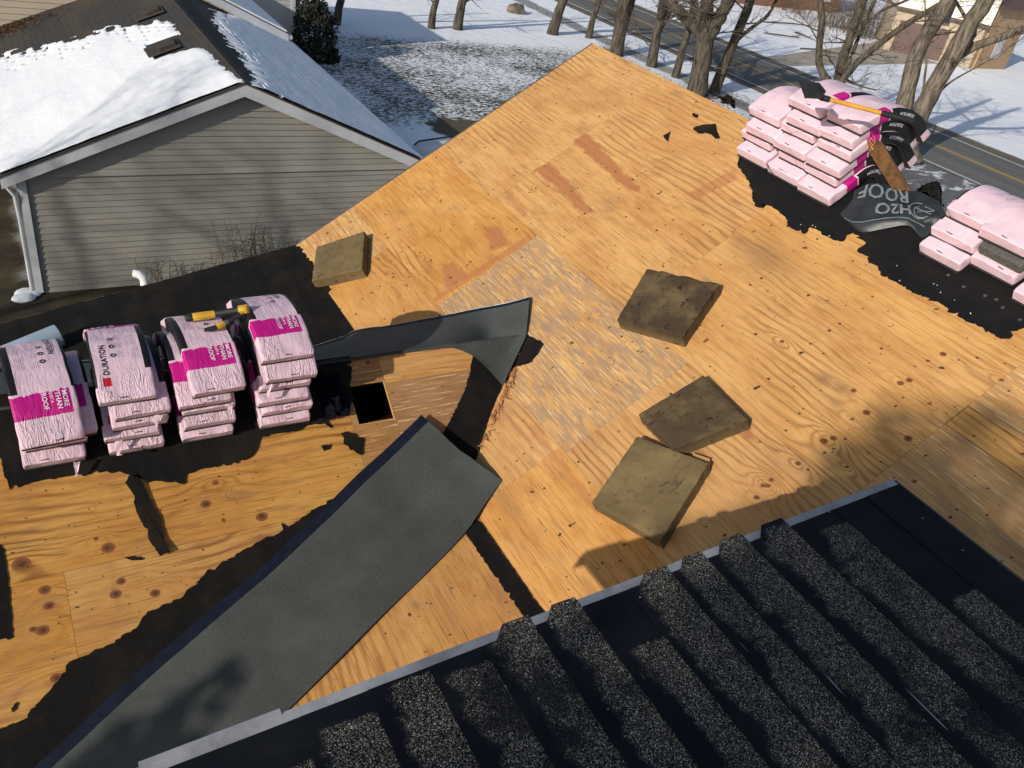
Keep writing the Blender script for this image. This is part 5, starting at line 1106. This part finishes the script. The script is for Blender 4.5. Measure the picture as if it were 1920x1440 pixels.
tree('massive rough-barked tree forking into heavy limbs behind the ridge', (1305, 182), [(0, [(1305, 180, 18), (1313, 130, 15.5), (1320, 85, 15), (1322, 62, 14)]), (.25, [(1318, 72, 10), (1302, 48, 9.5), (1276, 26, 8.5), (1252, 0, 7)]), (.1, [(1322, 66, 9), (1312, 35, 7), (1300, 0, 6)]), (-.2, [(1326, 75, 12), (1345, 42, 10.5), (1358, 18, 10), (1368, 0, 10)])], 17, 10, lowtwig=.08, extra=4.0)
tree('leaning trunk with long side branch, right of the massive tree', (1337, 175), [(0, [(1337, 175, 8.5), (1362, 112, 8), (1382, 64, 8), (1408, 0, 7.5)]), (.3, [(1378, 78, 3.5), (1410, 52, 3), (1440, 28, 2.7), (1456, 0, 2.4)])], 14, 11)
tree('many-stemmed spreading tree behind the toothed shovel', (1592, 262), [(0, [(1568, 180, 9), (1541, 135, 6), (1535, 103, 5.5), (1541, 40, 5.5), (1538, 0, 5)]), (.2, [(1570, 180, 8), (1568, 160, 8), (1584, 100, 7.5), (1606, 35, 7), (1617, 0, 7)]), (-.2, [(1572, 180, 7), (1580, 150, 6), (1606, 119, 5.5), (1657, 76, 5), (1711, 38, 4.5), (1752, 14, 4)]), (.3, [(1578, 140, 4), (1594, 110, 3.5), (1608, 75, 3.2), (1622, 40, 3), (1640, 0, 3)]), (.1, [(1588, 92, 2.5), (1610, 60, 2.4), (1650, 22, 2), (1690, 5, 2)])], 12, 12, tl=1.9, lowtwig=.1, extra=3.0)
tr11 = tree('tall twin-trunked pale tree at the right behind the big bundle pile', (1705, 305), [(0, [(1692, 232, 15), (1700, 168, 12.5), (1725, 89, 12), (1757, 35, 12), (1779, 0, 12)]), (-.15, [(1708, 262, 15), (1722, 226, 14), (1741, 184, 14), (1772, 130, 14), (1814, 54, 13), (1850, 0, 12)]), (.2, [(1776, 132, 6), (1800, 106, 6), (1830, 86, 6.5), (1887, 66, 6), (1930, 48, 5)]), (.2, [(1770, 140, 3.5), (1790, 120, 3), (1822, 78, 3), (1826, 55, 4), (1815, 40, 3)]), (.0, [(1728, 205, 2), (1732, 160, 2), (1737, 118, 1.8), (1736, 105, 1.5)]), (.15, [(1762, 172, 1.8), (1785, 152, 1.5), (1820, 132, 1.2)])], 8, 13, tl=1.7, extra=4.0, bark=PALE_BARK)
def sun_tree(label, base, H, r, seed, lean=(0, 0), n1=9, spread=1.0, lo=.35):
    rg = random.Random(seed); root = empty('bare_tree', base, label, 'tree', 'bare trees on the sunny side of the house'); tr = MB(); cr = MB()
    P = [np.array((base[0] + lean[0] * t * H + rg.gauss(0, .1), base[1] + lean[1] * t * H + rg.gauss(0, .1), H * t)) for t in np.linspace(0, 1, 8)]; Rr = [r * (1.15 - .8 * t) for t in np.linspace(0, 1, 8)]
    tr.tube(P, Rr, 12); setparent(tr.build('trunk', BARK), root)
    for k in range(n1):
        t = rg.uniform(lo, 1) * 6.9; i = int(t); a = 2 * pi * (k * .382 + rg.uniform(0, .1)); d = np.array((cos(a) * spread, sin(a) * spread, rg.uniform(.35, 1.0))); d /= np.linalg.norm(d)
        grow(cr, lerp(P[i], P[i + 1], t - i), d, H * rg.uniform(.26, .40), Rr[i] * .5, 3, rg)
    setparent(cr.build('crown', TWIG), root); return root
sun_tree('slim bare tree left of the house, nearest the grey siding', (-14.0, 8.2, 0), 10.5, .10, 31, n1=9, lo=.4, spread=.7); sun_tree('slim bare tree left of the house, middle one', (-15.5, 9.6, 0), 11, .10, 32, n1=9, lo=.4, spread=.7); sun_tree('slim bare tree left of the house, nearest our roof', (-15.0, 6.6, 0), 11, .09, 36, n1=9, lo=.4, spread=.7)
sun_tree('leaning bare tree on the sunny side behind the foreground roof', (-18.0, -12.6, 0), 18, .34, 34, lo=.45, n1=8, spread=.8)
def bush(name, label, cat, c, rx, ry, rz, n, mat, leaf, seed, stems=10, group=None):
    rg = random.Random(seed); root = empty(name, c, label, cat, group); mb = MB(); st = MB()
    for k in range(n):
        a, b = rg.uniform(0, 2 * pi), rg.uniform(0, pi * .62); r = rg.uniform(.45, 1.0) ** .5; bump_ = 1 + .28 * mnoise.noise(Vector((cos(a) * 2 + seed, sin(a) * 2, b * 2.5)))
        p = np.array((c[0] + rx * cos(a) * sin(b) * r * bump_, c[1] + ry * sin(a) * sin(b) * r * bump_, rz * (.12 + .88 * max(0, cos(b)) * r * bump_) + rg.uniform(-.35, .05) * rz * (1 - cos(b))))
        p[2] = max(.05, p[2]); s = leaf * rg.uniform(.6, 1.5); d1 = np.array((rg.gauss(0, 1), rg.gauss(0, 1), rg.gauss(.4, 1))); d1 /= np.linalg.norm(d1); d2 = np.cross(d1, (rg.gauss(0, 1), rg.gauss(0, 1), rg.gauss(0, 1))); d2 /= np.linalg.norm(d2) + 1e-6
        mb.add([p - d1 * s, p + d2 * s * .4, p + d1 * s, p - d2 * s * .4], [(0, 1, 2, 3)])
    for k in range(stems): a = rg.uniform(0, 2 * pi); st.tube([(c[0], c[1], 0), (c[0] + rx * .4 * cos(a), c[1] + ry * .4 * sin(a), rz * .4), (c[0] + rx * .75 * cos(a), c[1] + ry * .75 * sin(a), rz * .8)], [.04, .03, .01], 5)
    setparent(mb.build('foliage', mat), root); setparent(st.build('stem', TWIG), root); return root
LEAF = m_plain('dark_evergreen_needles', (0.016, 0.021, 0.013), .8, .5, 3, 0)
sc_ = hit((588, 108), GND, NZ); bush('evergreen_shrub', 'dark evergreen shrub at the neighbouring house corner', 'shrub', (sc_[0], sc_[1], 0), 1.05, 1.0, 2.35, 5200, LEAF, .085, 3)
def evergreen(label, base, H, cz, rad, n, leaf, seed):
    rg = random.Random(seed); root = empty('added_shade_tree', base, label, 'tree'); cr = MB(); tr = MB(); tr.tube([base, (base[0], base[1], H * .6), (base[0], base[1], H * .97)], [.26, .2, .03], 10)
    while n > 0:
        u = np.array((rg.uniform(-1, 1), rg.uniform(-1, 1), rg.uniform(-1, 1)))
        if u @ u > 1: continue
        p = np.array((base[0], base[1], cz)) + u * rad
        if seed and mnoise.noise(Vector(p) * 1.15 + Vector((seed, 0, 0))) < -.06: continue
        d1 = np.array((rg.gauss(0, 1), rg.gauss(0, 1), rg.gauss(0, .6))); d1 /= np.linalg.norm(d1); d2 = np.cross(d1, (rg.gauss(0, 1), rg.gauss(0, 1), 1)); d2 /= np.linalg.norm(d2); q = leaf * rg.uniform(.6, 1.4)
        cr.add([p - d1 * q, p + d2 * q * .4, p + d1 * q, p - d2 * q * .4], [(0, 1, 2, 3)]); n -= 1
    for k in range(14): a = rg.uniform(0, 2 * pi); z = rg.uniform(.7, .95) * H; tr.tube([(base[0], base[1], z), (base[0] + rad[0] * .8 * cos(a), base[1] + rad[1] * .8 * sin(a), z + .5)], [.06, .015], 5)
    setparent(tr.build('trunk', BARK), root); setparent(cr.build('crown', LEAF), root)
evergreen('unseen narrow cypress added to cast shade on the long grey strip', (-7.5, -.12, 0), 8.0, 6.4, (.5, .33, 1.65), 1500, .11, 0)  # unseen tree, added only for the lobe of shade on the valley strip
evergreen('unseen open-crowned evergreen added to shade the foreground roof', (-14.5, -6.95, 0), 15.4, 13.2, (2.3, 1.7, 2.2), 3200, .15, 5)  # unseen tree, crown shaped to throw broad soft shade on roof and deck
def brush(label, q, rx, h, n, seed):
    c = hit(q, GND, NZ); rg = random.Random(seed); mb = MB()
    for k in range(n):
        p = c + np.array((rg.gauss(0, rx * .4), rg.gauss(0, rx * .5), 0)); grow(mb, p, (rg.gauss(0, .3), rg.gauss(0, .3), 1), h * rg.uniform(.5, 1), .02, 1, rg)
    tag(mb.build('bare_bush', m_plain('brown_brush', (0.11, 0.075, 0.045), .9, .4, 3, 0)), label, 'bush', 'bare brown bushes by the far house')
brush('bare brown bush left of the garage house across the road', (1560, 52), 3.2, 3.4, 120, 2); brush('bare bush between the two houses across the road', (1610, 66), 3.0, 3.2, 110, 3)
brush('low bare bush nearest the top edge left of the spreading tree', (1475, 20), 2.2, 1.8, 60, 4); brush('bare dark bush at the top right corner', (1915, 62), 2.5, 3.0, 100, 5)
mb = MB(); bc = hit((968, 24), GND, NZ); bm = bmesh.new(); bmesh.ops.create_icosphere(bm, subdivisions=3, radius=1)
mb.add([(bc[0] + v.co.x * .62 * (1 + .3 * mnoise.noise(v.co * 1.7)), bc[1] + v.co.y * .5 * (1 + .3 * mnoise.noise(v.co * 1.7)), max(-.02, v.co.z * .42 * (1 + .4 * mnoise.noise(v.co * 1.3)) + .15)) for v in bm.verts], [tuple(v.index for v in f.verts) for f in bm.faces]); bm.free()
tag(mb.build('boulder', m_plain('brown_rock', (0.14, 0.12, 0.09), .9, .35, 3, .6)), 'lone brown boulder lying in the snow near the road', 'boulder')
# fallen branches in the snow across the road
mb = MB(); rg = random.Random(5)
for a, b in (((1432, 63), (1496, 72)), ((1430, 42), (1540, 52)), ((1500, 92), (1580, 105)), ((1490, 62), (1530, 78))):
    p, q = hit(a, GND, NZ), hit(b, GND, NZ); mid = lerp(p, q, .5) + np.array((rg.gauss(0, .4), rg.gauss(0, .4), .15)); mb = MB(); mb.tube([p + (0, 0, .05), mid, q + (0, 0, .06)], [.05, .06, .02], 5)
    for k in range(4): s_0 = lerp(p, q, rg.random()); mb.tube([s_0 + (0, 0, .1), s_0 + np.array((rg.gauss(0, .7), rg.gauss(0, .7), .3))], [.03, .01], 4)
    tag(mb.build('fallen_branch', TWIG), {1432: 'longest dark fallen branch lying straight on the snow across the road', 1430: 'fallen branch farthest up the snowy bank across the road', 1500: 'fallen branch nearest the garage drive across the road', 1490: 'short fallen branch below the brown bushes across the road'}[a[0]], 'branch', 'fallen branches on the snow across the road')

# ------------------------------------------------------------------ car behind the neighbour's garage
cz = 1.62; c0, c1 = hz((772, 268), cz), hz((850, 258), cz); cd = c1 - c0; cd /= np.linalg.norm(cd); cl = np.array((-cd[1], cd[0], 0)); cc = c0 + cd * 1.35 - cl * .62; cc[2] = 0
def cp(a, b, z): return cc + cd * a + cl * b + np.array((0, 0, z))
CARW = m_plain('white_car_paint', (0.66, 0.68, 0.70), .3, .04, 2, .02, .5); GLS = m_plain('dark_car_glass', (0.02, 0.025, 0.03), .1, .1, 3, 0, .6)
car = empty('parked_car', cc, 'white estate car with black roof rails parked behind the neighbouring garage', 'car')
prof = [(-2.2, .32), (-2.25, .75), (-2.1, .98), (-1.75, 1.05), (-1.35, 1.50), (-1.1, 1.57), (1.0, 1.57), (1.35, 1.48), (1.95, 1.02), (2.2, .85), (2.25, .35)]
secs = [(.55, .90), (.88, .86)]; mb = MB(); rowsc = []
for b, k in ((-.88, .0), (-.80, 1.0), (0, 1.02), (.80, 1.0), (.88, .0)): rowsc.append([cp(a, b * (1 if z < 1.1 else .84), min(z, .95) if k == 0 else z) for a, z in prof])
mb.grid(np.array(rowsc)); mb.add([rowsc[0][i] for i in range(len(prof))], [tuple(range(len(prof)))]); mb.add([rowsc[-1][i] for i in range(len(prof))], [tuple(range(len(prof)))]); setparent(mb.build('body', CARW), car)
mb = MB()
for b in (-.80, .80): mb.prism([cp(-1.6, b, 1.06), cp(-1.28, b * .9, 1.44), cp(1.25, b * .9, 1.42), cp(1.75, b, 1.06)], cl * .012 * (1 if b > 0 else -1))
setparent(mb.build('side_window', GLS), car); mb = MB(); mb.prism([cp(1.40, -.62, 1.47), cp(1.40, .62, 1.47), cp(1.93, .70, 1.07), cp(1.93, -.70, 1.07)], (0, 0, .012)); setparent(mb.build('windscreen', GLS), car)
for b in (-.62, .62): mb = MB(); mb.tube([cp(-1.25, b, 1.56), cp(-1.1, b, 1.64), cp(0, b, 1.66), cp(.85, b, 1.64), cp(1.0, b, 1.57)], [.02, .026, .026, .026, .02], 8); setparent(mb.build('roof_rail', BPL), car)
for a in (-1.4, 1.4):
    for b in (-.80, .80): mb = MB(); mb.tube([cp(a, b - .1, .32), cp(a, b + .1, .32)], .32, 20); w_ = mb.build('wheel', BPL); setparent(w_, car)

# ------------------------------------------------------------------ houses across the road
def m_brick(name, c1, c2):
    g = G(name); p = g.pos(); x, y, z = g.xyz(p); v = g.n('CombineXYZ', {0: g.add(x, y), 1: z, 2: 0.0}).outputs[0]
    b = g.n('TexBrick', {'Vector': v, 'Color1': c1, 'Color2': c2, 'Mortar': (0.35, 0.31, 0.26)}); b.inputs['Scale'].default_value = 3.2; b.inputs['Mortar Size'].default_value = .018
    return g.done(g.mix(g.mul(g.noise(p, 1.5, 4), .4), b.outputs[0], tuple(k * .6 for k in c1)), .85, .25)
BR1 = m_brick('tan_brick', (0.42, 0.27, 0.15), (0.33, 0.20, 0.11)); BR2 = m_brick('red_brick', (0.25, 0.10, 0.06), (0.18, 0.07, 0.045)); STN = m_brick('cream_stone', (0.52, 0.42, 0.30), (0.42, 0.34, 0.24))
CRM = m_plain('cream_render', (0.80, 0.76, 0.66), .7, .05, 1, .05); BRN = m_plain('brown_garage_paint', (0.13, 0.085, 0.075), .6, .12, 4, .05)
ga, gb = hit((1655, 92), GND, NZ), hit((1815, 128), GND, NZ); gd = gb - ga; gw = np.linalg.norm(gd); gd /= gw; gn = np.array((gd[1], -gd[0], 0)); 
if gn @ ga > 0: gn = -gn                                             # facade normal, towards the road
def fp(u, d, z): return ga + gd * u + gn * d + np.array((0, 0, z))
FH = empty('far_house', ga, 'cream and tan brick house with brown garage doors across the road', 'house')
def fbox(name, u0, u1, d0, d1, z0, z1, mat): mb = MB(); mb.prism([fp(u0, d0, z0), fp(u1, d0, z0), fp(u1, d1, z0), fp(u0, d1, z0)], (0, 0, z1 - z0)); return mb.build(name, mat, FH)
H1 = hit((1655, 42), ga, gn)[2]; print('garage storey', H1, 'facade', ga, gb, gw)
fbox('ground_floor', 0, gw, 0, -7, 0, 3.3, STN); fbox('upper_floor', -.3, gw + .1, .5, -7, 3.3, 8.2, CRM); fbox('trim_band', -.3, gw + .1, .53, .48, 3.12, 3.3, BRN)
u0_, u1_ = (hit((1668, 92), ga, gn) - ga) @ gd, (hit((1760, 112), ga, gn) - ga) @ gd
um = (u0_ + u1_) / 2
for a, b in ((u0_, um - .12), (um + .12, u1_)):
    fbox('garage_door', a, b, .03, -.05, .02, 2.35, BRN)
fbox('wing', gw, gw + .5, -.4, -7, 0, 7, BR1)
mb = MB(); wb = hit((1883, 130), GND, NZ); wd = wb - gb; ww = np.linalg.norm(wd); wd /= ww; wnn = np.array((wd[1], -wd[0], 0)); wnn = -wnn if wnn @ gb > 0 else wnn
mb.prism([gb + np.array((0, 0, 0)), wb, wb - wnn * 6, gb - wnn * 6], (0, 0, 4.6)); mb.build('brick_wing', BR1, FH)
uw = hit((1868, 95), gb, wnn); mb = MB(); mb.prism([uw + wd * a + np.array((0, 0, z)) + wnn * .02 for a, z in ((-.55, -.6), (.55, -.6), (.55, .9), (-.55, .9))], wnn * .06); mb.build('window', m_plain('pale_window', (0.40, 0.42, 0.43), .2, .1, 3, 0, .5), FH)
mb = MB(); mb.prism([gb + wnn * .6 + np.array((0, 0, 4.6)), wb + wd * .6 + wnn * .6 + np.array((0, 0, 4.6)), wb + wd * .6 - wnn * 6 + np.array((0, 0, 6.6)), gb - wnn * 6 + np.array((0, 0, 6.6))], (0, 0, .2)); mb.build('roof', m_plain('brown_roof', (0.10, 0.065, 0.055), .8, .3, 6), FH)
up = hit((1776, 24), ga + gn * .5, gn); mb = MB(); mb.prism([up + gd * a + np.array((0, 0, z)) + gn * .01 for a, z in ((-.4, -.7), (.4, -.7), (.4, .7), (-.4, .7))], gn * .05); mb.build('window', GLS, FH)
R2a, R2b = hit((1462, 14), GND, NZ), hit((1568, 24), GND, NZ); rd = R2b - R2a; rw = np.linalg.norm(rd); rd /= rw; rn = np.array((rd[1], -rd[0], 0)); rn = -rn if rn @ R2a > 0 else rn
RH = empty('red_brick_house', R2a, 'red brick house at the top edge across the road', 'house'); mb = MB(); mb.prism([R2a - rd * 6, R2b, R2b - rn * 8, R2a - rd * 6 - rn * 8], (0, 0, 4)); mb.build('wall', BR2, RH)
for u in (.35, .75): mb = MB(); c = R2a + rd * rw * u; mb.prism([c + rd * a + np.array((0, 0, z)) for a, z in ((-.6, .9), (.6, .9), (.6, 2.2), (-.6, 2.2))], rn * .06); mb.build('window', TRIM, RH)
mb = MB(); mb.prism([R2a - rd * 6.5 + rn * .6 + (0, 0, 4.0), R2b + rd * .5 + rn * .6 + (0, 0, 4.0), R2b + rd * .5 - rn * 4 + (0, 0, 6.0), R2a - rd * 6.5 - rn * 4 + (0, 0, 6.0)], (0, 0, .2)); mb.build('roof', SHROOF, RH)
